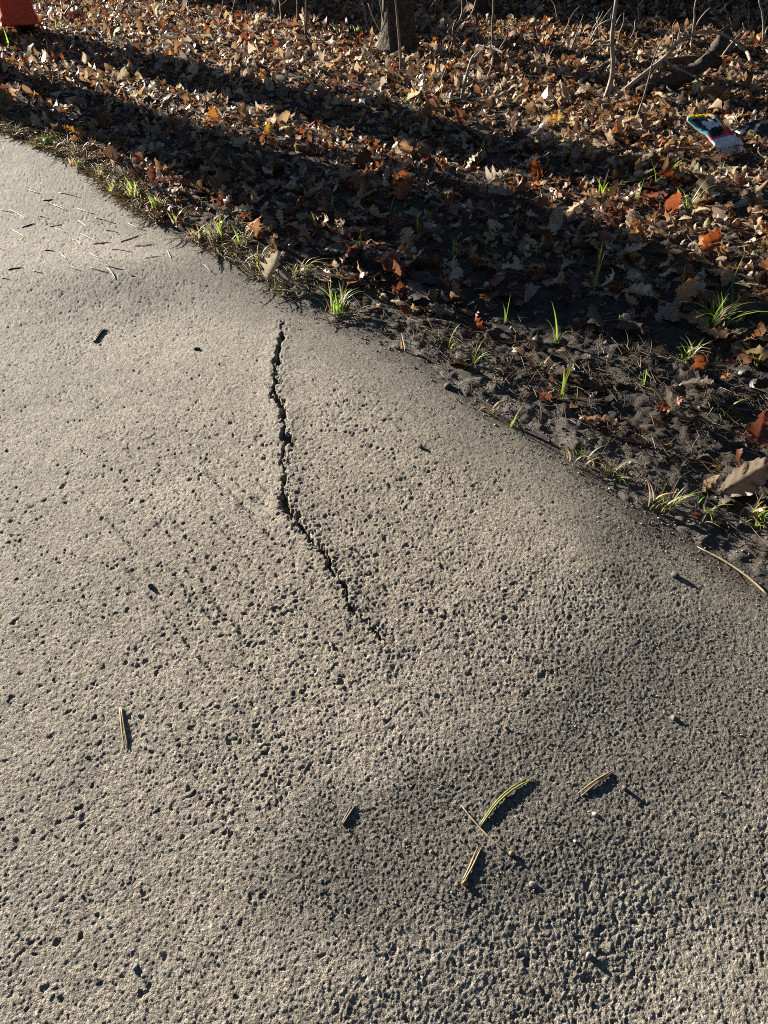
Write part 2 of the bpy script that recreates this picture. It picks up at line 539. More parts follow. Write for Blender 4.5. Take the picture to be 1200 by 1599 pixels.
# ------------------------------------------------------------------ soil and forest floor
_dd0_px = [(0, 190), (430, 425), (560, 470), (700, 485), (900, 485), (1050, 545), (1200, 610)]
_dd0 = [edge_sd(*[np.array([k]) for k in gp(*q)]) for q in _dd0_px]
DD_S, DD_D = np.array([a[0][0] for a in _dd0]), np.array([a[1][0] for a in _dd0])
def litter_mask(x, y):
    s, d = edge_sd(x, y)
    d0 = np.interp(s, DD_S, DD_D)
    return sstep(d0 - 0.14, d0 + 0.10, d + 0.09 * fbm(x, y, 0.22, 3, 301)), s, d
def soil_h(x, y, fine=True):
    lm, s, d = litter_mask(x, y)
    h = macro(x, y) * (1 - sstep(0.1, 0.9, d))
    d = d + 0.05 * fbm(x, y, 0.10, 4, 381, 0.6)
    h = h - 0.016 + 0.030 * sstep(-0.06, 0.12, d) + 0.018 * sstep(0.1, 0.7, d) + 0.020 * lm
    amp = sstep(-0.05, 0.12, d)
    h = h + amp * (0.016 * fbm(x, y, 0.16, 4, 311) + 0.05 * sstep(0.8, 3, d) * fbm(x, y, 1.3, 3, 321))
    if fine:
        wx = x + 0.012 * fbm(x, y, 0.035, 3, 361, 0.6)
        wy = y + 0.012 * fbm(x, y, 0.035, 3, 371, 0.6)
        b, _ = bumps(wx, wy, 0.060, 331, 0.010, 0.034, 0.45)
        b2, _ = bumps(wx, wy, 0.014, 341, 0.003, 0.010, 0.5)
        h = h + (0.25 + 0.75 * amp) * (0.008 * np.sqrt(b) + 0.0035 * np.sqrt(b2) + 0.013 * fbm(wx, wy, 0.030, 5, 351, 0.62))
    return h
def soil_mesh():
    ss = [3.0]                                        # rows along the edge: dense where it is near the camera
    def step(s): return 0.0050 + 0.0032 * abs(s - 4.2) if s < 4.2 else 0.0050 + 0.006 * (s - 4.2)
    up = [4.2]
    while up[-1] < 9.0: up.append(up[-1] + step(up[-1]))
    dn = [4.2]
    while dn[-1] > -4.0: dn.append(dn[-1] - step(dn[-1]))
    S = np.array(dn[::-1] + up[1:])
    D = [-0.14]
    while D[-1] < 1.15: D.append(D[-1] + 0.0050 + 0.006 * max(D[-1], 0))
    while D[-1] < 11.0: D.append(D[-1] * 1.045)
    D = np.array(D)
    s, d = np.meshgrid(S, D)
    off = np.interp(s, _es, _eo)
    x = E_A[0] + s * E_DIR[0] + (d + off) * E_N[0]
    y = E_A[1] + s * E_DIR[1] + (d + off) * E_N[1]
    nr, nc = x.shape
    x, y = x.ravel(), y.ravel()
    h = soil_h(x, y)
    lm, s, d = litter_mask(x, y)
    col = np.array([0.050, 0.041, 0.033])[None, :] * (0.6 + 0.9 * vnoise(x / 0.02, y / 0.02, 401))[:, None]
    dust = (1 - sstep(-0.05, 0.30, d + 0.1 * fbm(x, y, 0.1, 3, 411)))[:, None]
    col = col * (1 - dust) + np.array([0.115, 0.098, 0.080])[None, :] * dust
    col = col * (1 - 0.4 * lm[:, None]) + np.array([0.05, 0.034, 0.022])[None, :] * 0.4 * lm[:, None]
    q = grid_quads(nr, nc)
    q = q[:, ::-1] if (E_DIR[0] * E_N[1] - E_DIR[1] * E_N[0]) < 0 else q
    return mesh_np('verge_soil', np.stack([x, y, h], 1), q, None, col)
SOIL = link('verge_soil', soil_mesh(), M_SOIL)
SOIL['kind'] = 'structure'
def ground_mesh():
    n = 70
    g = np.linspace(-1, 1, n)
    g = np.sign(g) * np.abs(g) ** 2.0 * 160
    x, y = np.meshgrid(g, g)
    z = -0.07 + 0.0 * x
    col = np.broadcast_to(np.array([0.07, 0.05, 0.035]), (n * n, 3))
    return mesh_np('forest_ground', np.stack([x.ravel(), y.ravel(), z.ravel()], 1), grid_quads(n, n), None, col)
G = link('forest_ground', ground_mesh(), M_SOIL)
G['kind'] = 'structure'

# ------------------------------------------------------------------ fallen leaves
def leaf_template(kind, rows, cols, r, stalk=True):
    """one dry leaf, length 1 along x from its stalk; curled and buckled. verts, quads"""
    t = np.linspace(0, 1, rows)
    if kind == 'oak':
        env = 0.27 * np.sin(np.pi * np.clip(t, 0, 1) ** 0.75) ** 0.8 + 0.015
        lob = 1 - 0.42 * (0.5 + 0.5 * np.cos(2 * np.pi * (t * r.uniform(3.6, 4.6) + r.uniform(0, 1))))
        w = env * lob
    elif kind == 'maple':
        w = np.interp(t, [0, .06, .15, .28, .40, .52, .62, .75, .88, 1], [.03, .22, .34, .25, .46, .25, .20, .24, .10, .0]) * 0.95
    else:
        w = 0.24 * np.sin(np.pi * np.clip(t, 0, 1) ** 0.85) ** 0.7 + 0.004
    w[-1] = 0.006
    wl = w * (1 + 0.25 * (r.random(rows) - 0.5))
    wr = w * (1 + 0.25 * (r.random(rows) - 0.5))
    c = np.linspace(-1, 1, cols)
    x = np.repeat(t[:, None], cols, 1)
    y = np.where(c[None, :] < 0, c[None, :] * wl[:, None], c[None, :] * wr[:, None])
    x = x + 0.10 * np.abs(c)[None, :] * (0.5 - 0.3 * t[:, None])
    cup = r.normal(0, 1.7)
    z = cup * y ** 2 + 0.035 * r.normal(size=(rows, 1)) * np.abs(c)[None, :] + 0.022 * r.normal(size=(rows, cols)) * np.abs(c)[None, :]
    z = z + 0.10 * abs(r.normal()) * np.abs(y) * np.sign(r.normal())
    # twist, then bend along the length
    tw = r.normal(0, 0.5) * (x - 0.5)
    y, z = y * np.cos(tw) - z * np.sin(tw), y * np.sin(tw) + z * np.cos(tw)
    k = r.normal(0, 1.1)
    if abs(k) < 0.15: k = 0.15
    a = k * x
    X = np.sin(a) / k - z * np.sin(a)
    Z = (1 - np.cos(a)) / k + z * np.cos(a)
    v = np.stack([X, y, Z], -1).reshape(-1, 3)
    q = grid_quads(rows, cols)
    # stalk: a thin folded strip
    n = 4
    sx = -np.linspace(0, r.uniform(0.12, 0.3), n)
    sy = r.normal(0, 0.05) * (sx / 0.2) ** 2
    sz = r.normal(0, 0.10) * (sx / 0.2) ** 2
    sv = np.concatenate([np.stack([sx, sy - 0.009, sz], 1), np.stack([sx, sy, sz + 0.012], 1), np.stack([sx, sy + 0.009, sz], 1)])
    sq = []
    for j in range(2):
        for i in range(n - 1):
            sq.append((j * n + i, j * n + i + 1, (j + 1) * n + i + 1, (j + 1) * n + i))
    b = len(v)
    if stalk:
        v = np.concatenate([v, sv])
        q = np.concatenate([q, np.array(sq) + b])
    v[:, 0] -= 0.45
    v[:, 2] -= np.percentile(v[:, 2], 15)
    return v, q
_r = np.random.default_rng(21)
_kinds = ['oak'] * 6 + ['maple'] * 2 + ['plain'] * 2
T_IND = [leaf_template(_kinds[i % 10], 17, 5, _r) for i in range(60)]
T_NEAR = [leaf_template(_kinds[i % 10], 11, 3, _r) for i in range(60)]
T_FAR = [leaf_template(_kinds[i % 10], 7, 3, _r, False) for i in range(60)]
LEAF_COLS = {'pale tan': (0.62, 0.48, 0.32), 'sandy brown': (0.43, 0.265, 0.135), 'mid brown': (0.27, 0.135, 0.062), 'dark brown': (0.10, 0.057, 0.034),
             'rust red': (0.27, 0.075, 0.025), 'orange': (0.52, 0.20, 0.035), 'ochre': (0.50, 0.33, 0.09), 'grey brown': (0.20, 0.17, 0.14)}
CN = list(LEAF_COLS)
CV = np.array([LEAF_COLS[k] for k in CN])
P_LITTER = np.array([0.29, 0.25, 0.20, 0.13, 0.075, 0.012, 0.01, 0.033])
P_SOIL = np.array([0.04, 0.09, 0.15, 0.30, 0.06, 0.01, 0.01, 0.34])
def rot_mats(yaw, pit, rol):
    cz, sz, cy, sy, cx, sx = np.cos(yaw), np.sin(yaw), np.cos(pit), np.sin(pit), np.cos(rol), np.sin(rol)
    return np.stack([np.stack([cz * cy, cz * sy * sx - sz * cx, cz * sy * cx + sz * sx], -1),
                     np.stack([sz * cy, sz * sy * sx + cz * cx, sz * sy * cx - cz * sx], -1),
                     np.stack([-sy, cy * sx, cy * cx], -1)], -2)
# where leaves lie: more than can be counted
def scatter_leaves():
    pts = []
    X0, X1, Y0, Y1 = -5.2, 5.2, 0.7, 10.0
    n = 96000
    x = rng.uniform(X0, X1, n); y = rng.uniform(Y0, Y1, n)
    lm, s, d = litter_mask(x, y)
    u, v, dep = to_px(x, y, 0.0)
    infr = (u > -260) & (u < 1460) & (v > -140) & (v < 1300)
    dens = 0.78 * lm + 0.42 * sstep(0.02, 0.2, d) * (1 - lm)
    keep = infr & (rng.random(n) < dens)
    return x[keep], y[keep], lm[keep], s[keep], d[keep]
lx, ly, llm, ls, ld = scatter_leaves()
NL = len(lx)
lz = soil_h(lx, ly)
lev = rng.random(NL)
lz = lz + (0.004 + 0.026 * lev ** 1.3) * (0.25 + 0.75 * llm)
lsize = np.clip(0.050 * np.exp(rng.normal(0, 0.42, NL)), 0.016, 0.125)
lsize = np.where(rng.random(NL) < 0.55 * (1 - llm), lsize * rng.uniform(0.3, 0.6, NL), lsize)
lyaw = rng.uniform(0, 2 * np.pi, NL)
spread = 0.14 + 0.16 * llm
lpit = rng.normal(0, 1, NL) * spread
lrol = rng.normal(0, 1, NL) * spread + np.pi * (rng.random(NL) < 0.5)
lci = np.where(rng.random(NL) < llm, rng.choice(8, NL, p=P_LITTER), rng.choice(8, NL, p=P_SOIL))
# patches of redder leaves
red = (fbm(lx, ly, 0.8, 3, 501) > 0.16) & (rng.random(NL) < 0.13)
lci = np.where(red, 4, lci)
lcol = CV[lci] * (0.62 + 0.70 * rng.random(NL))[:, None] * (0.72 + 0.28 * llm)[:, None] * (1 + 0.035 * rng.normal(size=(NL, 3)))
lcol = np.clip(lcol, 0.012, 0.72)
LU, LV, LDEP = to_px(lx, ly, lz)
vis = (LU > 8) & (LU < 1192) & (LV > 8) & (LV < 1400) & (lev > 0.62)
score = np.where(vis, lsize / LDEP, 0)
order = np.argsort(-score)
IND = order[:262]
is_ind = np.zeros(NL, bool); is_ind[IND] = True
RM = rot_mats(lyaw, lpit, lrol)
def litter_mesh():
    acc = Acc()
    tid = rng.integers(0, 60, NL)
    near = LDEP < 3.9
    for nearflag, T in ((True, T_NEAR), (False, T_FAR)):
        for k in range(60):
            idx = np.nonzero((tid == k) & (near == nearflag) & ~is_ind)[0]
            if not len(idx): continue
            v, q = T[k]
            vv = np.einsum('nij,vj->nvi', RM[idx], v) * lsize[idx][:, None, None]
            vv[..., 0] += lx[idx][:, None]; vv[..., 1] += ly[idx][:, None]; vv[..., 2] += lz[idx][:, None]
            m = len(v)
            qq = (q[None] + (np.arange(len(idx)) * m)[:, None, None]).reshape(-1, 4)
            acc.add(vv.reshape(-1, 3), qq, None, np.repeat(lcol[idx], m, 0))
    return acc.mesh('leaf_litter')
LIT = link('leaf_litter', litter_mesh(), M_LEAF)
LIT['kind'] = 'stuff'
LIT['label'] = 'thick bed of dry brown oak leaves covering the forest floor'
LIT['category'] = 'leaf litter'

def zone(u, v, d, lm):
    band_top = np.interp(u, [0, 300, 580, 800, 1200], [115, 200, 285, 335, 465])
    band_bot = np.interp(u, [0, 430, 800, 1200], [225, 400, 450, 545])
    if lm < 0.5: return 'on the bare soil strip' if u > 620 else 'on the soil lip beside the path'
    if v > band_bot: return 'at the sunlit front of the leaf bed'
    if v > band_top: return 'in the wide shadow band'
    return 'in the sunny leaf bed'
MARKS = [(528, 488, 'green tuft near the crack'), (945, 312, 'fan of green blades'), (1118, 512, 'largest grass tuft'), (928, 458, 'tallest green blade'), (868, 538, 'arching green shoot'),
         (878, 628, 'two long green blades'), (1180, 812, 'right-edge grass tuft'), (708, 402, 'short upright blade'), (585, 352, 'green blade in the shadow'), (1072, 328, 'bent green blade'),
         (333, 184, 'bright orange upright leaf'), (420, 206, 'orange-yellow upright leaf'), (862, 190, 'golden ochre leaf'), (850, 320, 'rust red leaf'), (1105, 382, 'glowing red leaf'),
         (1114, 205, 'colourful wrapper'), (998, 272, 'pale puffball'), (635, 300, 'orange-red leaf'), (770, 282, 'pale cream lobed leaf'), (533, 402, 'large flat grey-brown leaf'),
         (690, 492, 'wide dusty grey leaf'), (985, 520, 'big dark grey leaf'), (1078, 606, 'large flat grey leaf'), (1150, 752, 'large folded leaf'), (340, 372, 'yellow-green tuft'),
         (945, 156, 'kinked sapling'), (622, 82, 'leaning trunk'), (212, 305, 'pale dry tuft'), (1040, 490, 'sunlit pale tan leaf'), (757, 468, 'small orange-brown leaf')]
COLW = {'pale tan': 'pale tan', 'sandy brown': 'sandy brown', 'mid brown': 'brown', 'dark brown': 'dark brown', 'rust red': 'rust red', 'orange': 'orange', 'ochre': 'ochre yellow', 'grey brown': 'dusty grey'}
for i in IND:
    v, q = T_IND[int(rng.integers(0, 60))]
    me = mesh_np('fallen_leaf', v * lsize[i], q, None, np.broadcast_to(lcol[i], (len(v), 3)))
    o = link('fallen_leaf', me, M_LEAF)
    o.matrix_world = Matrix.Translation((lx[i], ly[i], lz[i] + 0.004)) @ Matrix(RM[i].tolist()).to_4x4()
    sz = 'large ' if lsize[i] > 0.098 else ('small ' if lsize[i] < 0.080 else '')
    mu, mv, mn = min(MARKS, key=lambda m: math.hypot(m[0] - LU[i], (m[1] - LV[i]) * 1.3))
    du, dv = LU[i] - mu, (LV[i] - mv) * 1.3
    far = math.hypot(du, dv)
    w = ('right of' if du > 0 else 'left of') if abs(du) > abs(dv) else ('in front of' if dv > 0 else 'behind')
    w = ('close ' if far < 38 else '' if far < 80 else 'well ') + w
    zz = zone(LU[i], LV[i], ld[i], llm[i])
    tag(o, sz + COLW[CN[lci[i]]] + ' leaf ' + w + ' the ' + mn, 'leaf', 'fallen leaves beside the path')

# leaves one would point to
def hero_leaf(u, v, size, col, kind, yaw, pit, rol, label, dz=0.012, seed=0, fold=0.0):
    x, y = gp(u, v)
    z = float(soil_h(np.array([x]), np.array([y]))[0])
    x, y = gp(u, v, z + dz)
    r = np.random.default_rng(900 + seed)
    vv, q = leaf_template(kind, 23, 9, r)
    vv[:, 2] += fold * np.abs(vv[:, 1]) + 0.3 * fold * vv[:, 1] * np.sin(vv[:, 0] * 5)
    ns = 12
    nb = len(vv) - ns
    c = np.clip(np.array(col), 0, 1)
    blade, bq = vv[:nb] * size, q[(q < nb).all(1)]
    stalk, sq = vv[nb:] * size, q[(q >= nb).all(1)] - nb
    o = link('fallen_leaf', mesh_np('leaf_blade', blade, bq, None, np.broadcast_to(c, (nb, 3))), M_LEAF)
    o.location = (x, y, z + dz)
    o.rotation_euler = (R(rol), R(pit), R(yaw))
    link('stalk', mesh_np('leaf_stalk', stalk, sq, None, np.broadcast_to(c * 0.7, (ns, 3))), M_LEAF, o)
    tag(o, label, 'leaf')
    return o
GB, RU, OR, TN, OC = (0.21, 0.175, 0.14), (0.30, 0.085, 0.025), (0.62, 0.25, 0.04), (0.40, 0.31, 0.22), (0.60, 0.40, 0.09)
HL = [
 (333, 184, .14, OR, 'maple', 100, -35, 15, 'bright orange leaf standing up in the sunny strip left of centre'),
 (420, 206, .11, (0.62, 0.33, 0.05), 'plain', 80, -50, 10, 'upright orange-yellow leaf at the tip of the sunny strip'),
 (862, 190, .13, (0.66, 0.36, 0.06), 'plain', 20, -5, 50, 'broad golden ochre leaf facing the viewer left of the wrapper'),
 (850, 320, .12, RU, 'oak', 10, 5, 20, 'rust red leaf beside two green blades, right of centre'),
 (1105, 382, .12, (0.42, 0.10, 0.03), 'maple', 60, -20, 20, 'glowing red leaf in the litter near the right edge'),
 (936, 372, .10, (0.38, 0.09, 0.02), 'oak', 80, -40, 10, 'red translucent leaf standing beside the tall green blade'),
 (985, 397, .08, OC, 'plain', 0, 5, 15, 'small ochre leaf right of the tall green blade'),
 (618, 362, .13, (0.20, 0.06, 0.025), 'plain', 25, 5, 25, 'dark rust curled leaf at the front edge of the wide shadow'),
 (757, 468, .08, (0.42, 0.17, 0.04), 'oak', 40, 0, 20, 'small orange-brown leaf on dark soil above the rust one'),
 (742, 515, .10, RU, 'oak', 170, 5, 10, 'rust leaf lying flat on the dark soil strip'),
 (533, 402, .17, GB, 'plain', 25, 0, 12, 'large flat grey-brown leaf above the green tuft at the path edge'),
 (690, 492, .15, GB, 'oak', 10, 5, 10, 'wide dusty grey leaf in the middle of the soil strip'),
 (655, 460, .13, (0.16, 0.13, 0.105), 'maple', 120, 5, -10, 'crumpled grey leaf beside the wide dusty one'),
 (724, 556, .12, (0.28, 0.22, 0.17), 'plain', 85, 4, 6, 'flat pale brown leaf half pressed into the soil by the path'),
 (932, 664, .12, (0.36, 0.20, 0.11), 'oak', 150, -20, 20, 'curled tan leaf with rust underside alone on the bare soil'),
 (1042, 636, .09, (0.26, 0.07, 0.025), 'plain', 10, 5, 15, 'small red-brown leaf on soil under the flat grey leaf'),
 (1078, 606, .16, (0.24, 0.20, 0.16), 'plain', 15, -8, -12, 'large flat grey leaf throwing a hard shadow on the soil'),
 (1050, 655, .16, (0.17, 0.14, 0.11), 'oak', 165, 8, 8, 'dark dusty leaf pressed on the soil below the large flat one'),
 (1150, 752, .20, (0.34, 0.27, 0.20), 'plain', 35, -14, 38, 'very large folded grey-tan leaf on soil near the right edge'),
 (1182, 678, .15, (0.17, 0.05, 0.025), 'maple', 70, -30, 20, 'dark red-brown leaf standing at the right edge above the folded one'),
 (985, 520, .18, (0.13, 0.11, 0.092), 'oak', 20, 6, 8, 'big dark grey leaf lying flat left of the large grass tuft'),
 (930, 500, .13, (0.20, 0.15, 0.11), 'oak', 100, -10, 15, 'brown buckled leaf beside the arching green blade'),
 (1040, 490, .12, TN, 'oak', 30, -20, 25, 'pale tan leaf catching sun beside the large grass tuft'),
 (425, 420, .13, (0.42, 0.35, 0.27), 'oak', 65, -30, 20, 'pale curled leaf standing on the path edge left of the green tuft'),
 (455, 440, .12, (0.30, 0.25, 0.19), 'oak', 10, -20, 30, 'grey-tan arched leaf touching the path left of the green tuft'),
 (47, 66, .14, (0.55, 0.20, 0.05), 'plain', 20, 0, 25, 'orange leaf lying by the boot of the person in red trousers'),
 (635, 300, .14, (0.45, 0.12, 0.03), 'maple', 45, -20, 10, 'orange-red leaf at the lower tip of the sunny strip'),
 (690, 262, .13, (0.50, 0.42, 0.32), 'oak', 140, -25, 20, 'pale cream leaf right of the orange-red one in the sun'),
 (770, 282, .14, (0.52, 0.44, 0.34), 'oak', 20, -20, 20, 'pale cream lobed leaf in the middle of the sunny strip'),
 (1090, 170, .17, (0.50, 0.36, 0.22), 'oak', 40, -10, 30, 'big warm tan leaf behind the wrapper under the dark branch'),
]
for n, (u, v, sz, c, kd, ya, pi_, ro, lab) in enumerate(HL):
    hero_leaf(u, v, sz * (0.85 if u < 1140 else 0.72), c, kd, ya, pi_, ro, lab, 0.022 if v < 440 else 0.012, n, 0.9 if 'folded' in lab else 0.25)

# ------------------------------------------------------------------ grass
def blade_mesh(h, lean, az, w, col, bend=1.0, segs=7):
    t = np.linspace(0, 1, segs)
    out = lean * h * t ** (1.0 + bend)
    z = h * (t - 0.35 * abs(lean) * t ** 3)
    ww = w * (1 - t ** 2.2) * (0.6 + 0.8 * np.minimum(t * 4, 1) * 0.5) + 0.0002
    ca, sa = math.cos(az), math.sin(az)
    cx, cy = out * ca, out * sa
    px, py = -sa, ca
    v = np.concatenate([np.stack([cx - px * ww, cy - py * ww, z], 1), np.stack([cx + ca * ww * .35, cy + sa * ww * .35, z - ww * .2], 1), np.stack([cx + px * ww, cy + py * ww, z], 1)])
    q = []
    for j in range(2):
        for i in range(segs - 1):
            q.append((j * segs + i, j * segs + i + 1, (j + 1) * segs + i + 1, (j + 1) * segs + i))
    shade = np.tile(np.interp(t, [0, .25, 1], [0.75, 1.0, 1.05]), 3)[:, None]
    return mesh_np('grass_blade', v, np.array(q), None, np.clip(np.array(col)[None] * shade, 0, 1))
G1, G2, G3, DG = (0.22, 0.37, 0.04), (0.34, 0.47, 0.06), (0.13, 0.24, 0.03), (0.46, 0.38, 0.22)
def tuft(u, v, n, hpx, cols, label, lean=(0.1, 0.7), group=None, az=None, w=0.0028, seed=0, name='grass_tuft', spread=0.02, cat='grass'):
    r = random.Random(seed * 31 + 5)
    x, y = gp(u, v)
    z = float(soil_h(np.array([x]), np.array([y]))[0])
    x, y = gp(u, v, z)
    e = empty(name, (x, y, z - 0.004))
    hh = hpx * depth_of(x, y, z) / FPX
    for k in range(n):
        c = r.choice(cols)
        c = tuple(a * r.uniform(0.8, 1.25) for a in c)
        h = hh * (1.0 if k == 0 else r.uniform(0.35, 0.95))
        a = r.uniform(0, 2 * math.pi) if az is None else az + r.uniform(-0.5, 0.5)
        le = r.uniform(*lean)
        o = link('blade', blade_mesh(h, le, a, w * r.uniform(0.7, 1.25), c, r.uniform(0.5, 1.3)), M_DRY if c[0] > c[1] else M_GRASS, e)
        o.location = (r.gauss(0, spread) if n > 1 else 0, r.gauss(0, spread) if n > 1 else 0, 0)
    tag(e, label, cat, group)
    return e
TU = [
 (528, 488, 16, 62, [G1, G2, G2, DG], 'bright green grass tuft at the path edge near the crack', (.15, .8)),
 (380, 385, 10, 45, [G2, G1, DG], 'mixed green and straw tuft on the path edge left of centre', (.2, .9)),
 (340, 372, 9, 46, [G2, DG, DG], 'small yellow-green tuft at the tip of the sunny path edge', (.2, .9)),
 (275, 345, 10, 30, [G2, DG, DG], 'low straw-coloured tuft on the path edge with a few green blades', (.3, 1.)),
 (212, 305, 12, 34, [DG, DG, G2], 'pale dry grass tuft on the upper left path edge', (.3, 1.)),
 (160, 275, 9, 24, [DG, DG, G2], 'small dry grass clump farthest up the sunny path edge', (.3, 1.)),
 (945, 312, 7, 52, [G1, G2], 'fan of thin green blades in the shade right of centre', (.05, .5)),
 (1118, 512, 20, 85, [G1, G2, G3], 'largest green grass tuft near the right edge', (.15, 1.1)),
 (878, 628, 4, 78, [G2, G1], 'two long bright green blades on bare soil by the path', (.1, .5)),
 (868, 538, 4, 70, [G2, G1], 'green shoot of arching blades on the soil below the tall blade', (.2, .8)),
 (928, 458, 3, 88, [G2], 'tallest upright green blade at the front of the leaf bed', (.05, .25)),
 (1180, 812, 16, 50, [G1, G2, DG], 'green grass tuft at the right edge below the large folded leaf', (.2, .9)),
 (800, 668, 4, 50, [G1, G2, DG], 'short green shoot growing at the path edge below the soil strip', (.2, .7)),
 (752, 243, 2, 32, [G2], 'two thin blades in the sunny leaves above the middle shadow', (.1, .4)),
 (708, 402, 3, 45, [G2], 'short upright blade at the lower rim of the wide shadow, centre', (.02, .2)),
 (585, 352, 2, 42, [G1, G2], 'upright green blade in the wide shadow band', (.02, .2)),
 (563, 388, 2, 34, [G2], 'short lit blade in front of the wide shadow band', (.05, .2)),
 (494, 356, 1, 28, [G2], 'single slanting blade at the left of the wide shadow front', (.5, .6)),
 (1072, 328, 3, 58, [G1, G2], 'bent green blade among pale leaves right of the fan of blades', (.3, .7)),
 (994, 320, 1, 42, [G1], 'single straight dark green blade right of the fan of blades', (.02, .1)),
 (692, 236, 1, 22, [G2], 'tiny green blade at the upper shadow streak', (.3, .4)),
 (824, 352, 3, 40, [G1, G3], 'small green sprout beside the rust leaf', (.2, .7)),
 (880, 222, 5, 26, [G2, DG], 'little green tuft below the golden ochre leaf', (.3, .8)),
 (742, 568, 3, 50, [DG, G2, G1], 'thin drooping yellow-green blade above the path edge', (.5, .9)),
 (628, 545, 2, 34, [G2, DG], 'single thin yellow shoot at the edge of the path', (.05, .2)),
 (1035, 790, 12, 62, [DG, DG, G1], 'dry wiry tuft with green blades at the lower soil edge', (.3, 1.)),
 (905, 715, 12, 40, [DG, G3, (0.12, 0.10, 0.06)], 'matted dark dry tuft hanging over the path edge', (.5, 1.2)),
 (1100, 806, 6, 36, [G1, G2], 'few low green blades left of the right-edge tuft', (.3, 1.)),
 (850, 575, 10, 42, [DG, (0.15, 0.13, 0.09)], 'grey withered tuft on bare soil beside the green shoot', (.5, 1.1)),
 (1178, 575, 2, 60, [G1], 'slanting green blade on soil at the right edge', (.5, .7)),
 (60, 232, 14, 20, [DG, DG, G2], 'dry straw clump at the left end of the path edge', (.4, 1.1)),
 (118, 258, 14, 22, [DG, DG, G2], 'straw clump just right of the broad-leaved plant', (.4, 1.1)),
 (186, 298, 16, 26, [DG, DG, G2], 'matted straw clump left of the pale dry tuft', (.4, 1.1)),
 (245, 322, 16, 28, [DG, DG, G1], 'straw clump with green tips right of the pale dry tuft', (.4, 1.1)),
 (308, 372, 14, 30, [DG, DG, G2], 'straw clump left of the yellow-green tuft', (.4, 1.1)),
 (412, 412, 12, 34, [DG, G1, G2], 'thin mixed tuft left of the pale curled leaf', (.3, 1.)),
 (470, 425, 12, 40, [DG, DG, G2], 'fan of tan straw above the path edge near the crack', (.5, 1.2)),
 (1080, 560, 10, 44, [DG, DG, G1], 'tan straw clump below the largest grass tuft', (.5, 1.2)),
 (955, 745, 10, 40, [DG, G1, DG], 'wiry straw clump on the lower soil edge', (.5, 1.2)),
 (760, 640, 8, 32, [DG, (0.14, 0.11, 0.07)], 'dark withered clump on the soil lip by the short shoot', (.5, 1.2)),
 (16, 78, 2, 34, [G2], 'green blade at the left edge before the person', (.1, .3)),
 (95, 48, 8, 16, [G2, DG], 'faint yellow-green tuft right of the red trousers', (.2, .8)),
 (175, 62, 6, 14, [G2, DG], 'faint yellow-green tuft in the far sunny leaves', (.2, .8)),
 (560, 48, 8, 12, [G1, G2], 'small green tuft left of the tree trunk', (.2, .8)),
 (640, 160, 6, 14, [G1, G2], 'low green sprout in leaves below the tree trunk', (.4, 1.)),
 (1045, 270, 4, 30, [G2, DG], 'pale green blade lying on leaves left of the wrapper', (.6, 1.)),
]
for n, (u, v, k, hp, cols, lab, le) in enumerate(TU):
    if k >= 6: k, cols = int(k * 1.7), list(cols) + [DG]
    wk = 0.0036 if k < 6 else 0.0027
    tuft(u, v, k, hp, cols, lab, le, seed=n, w=wk * max(0.8, min(1.6, depth_of(*gp(u, v)) / 2.4)), spread=0.004 if k < 6 else 0.016)
gb = random.Random(12)
for n, (u, v) in enumerate([(520, 330), (610, 345), (655, 372), (760, 390), (840, 400), (900, 420), (1010, 430), (1060, 462), (960, 395), (1150, 440), (790, 500), (700, 545), (1000, 600), (1130, 650), (905, 260), (1020, 300), (975, 285)]):
    tuft(u, v, 2, gb.uniform(28, 60), [G1, G2, G2], 'single thin green blade rising from the shaded leaves and soil', (.05, .6), group='single thin grass blades', seed=200 + n, w=0.0026, spread=0.006)
def broad_leaf_plant():
    x, y = gp(84, 236); z = float(soil_h(np.array([x]), np.array([y]))[0])
    e = empty('green_plant', (x, y, z))
    for k, a in enumerate((0.1, 1.3, 3.0, 4.4)):
        r = np.random.default_rng(k + 40)
        vv, q = leaf_template('plain', 9, 5, r)
        n0 = 45
        o = link('leaf', mesh_np('green_leaf', vv * 0.075, q, None, np.broadcast_to((0.22, 0.38, 0.05), (len(vv), 3))), M_GRASS, e)
        o.location = (0.03 * math.cos(a), 0.03 * math.sin(a), 0.02)
        o.rotation_euler = (0.1, -0.3, a)
    tag(e, 'low broad-leaved green plant at the upper left path edge', 'plant')
broad_leaf_plant()

# withered grass, needles and chaff too fine to count
def strand(acc, x, y, z, L, az, el, w, col, bend):
    n = 4
    t = np.linspace(0, 1, n)
    cx = x + math.cos(az) * math.cos(el) * L * t - math.sin(az) * bend * L * t * t
    cy = y + math.sin(az) * math.cos(el) * L * t + math.cos(az) * bend * L * t * t
    cz = z + math.sin(el) * L * t - 0.35 * abs(math.sin(el)) * L * t * t
    p = np.stack([cx, cy, cz], 1)
    px, py = -math.sin(az) * w, math.cos(az) * w
    ww = np.array([1, 1, .9, .35])[:, None]
    v = np.concatenate([p + np.array([px, py, 0]) * ww, p + np.array([0, 0, w * 1.2]) * ww, p - np.array([px, py, 0]) * ww])
    acc.add(v, STQ, None, col)
STQ = np.array([(j * 4 + i, j * 4 + i + 1, ((j + 1) % 3) * 4 + i + 1, ((j + 1) % 3) * 4 + i) for j in range(3) for i in range(3)])
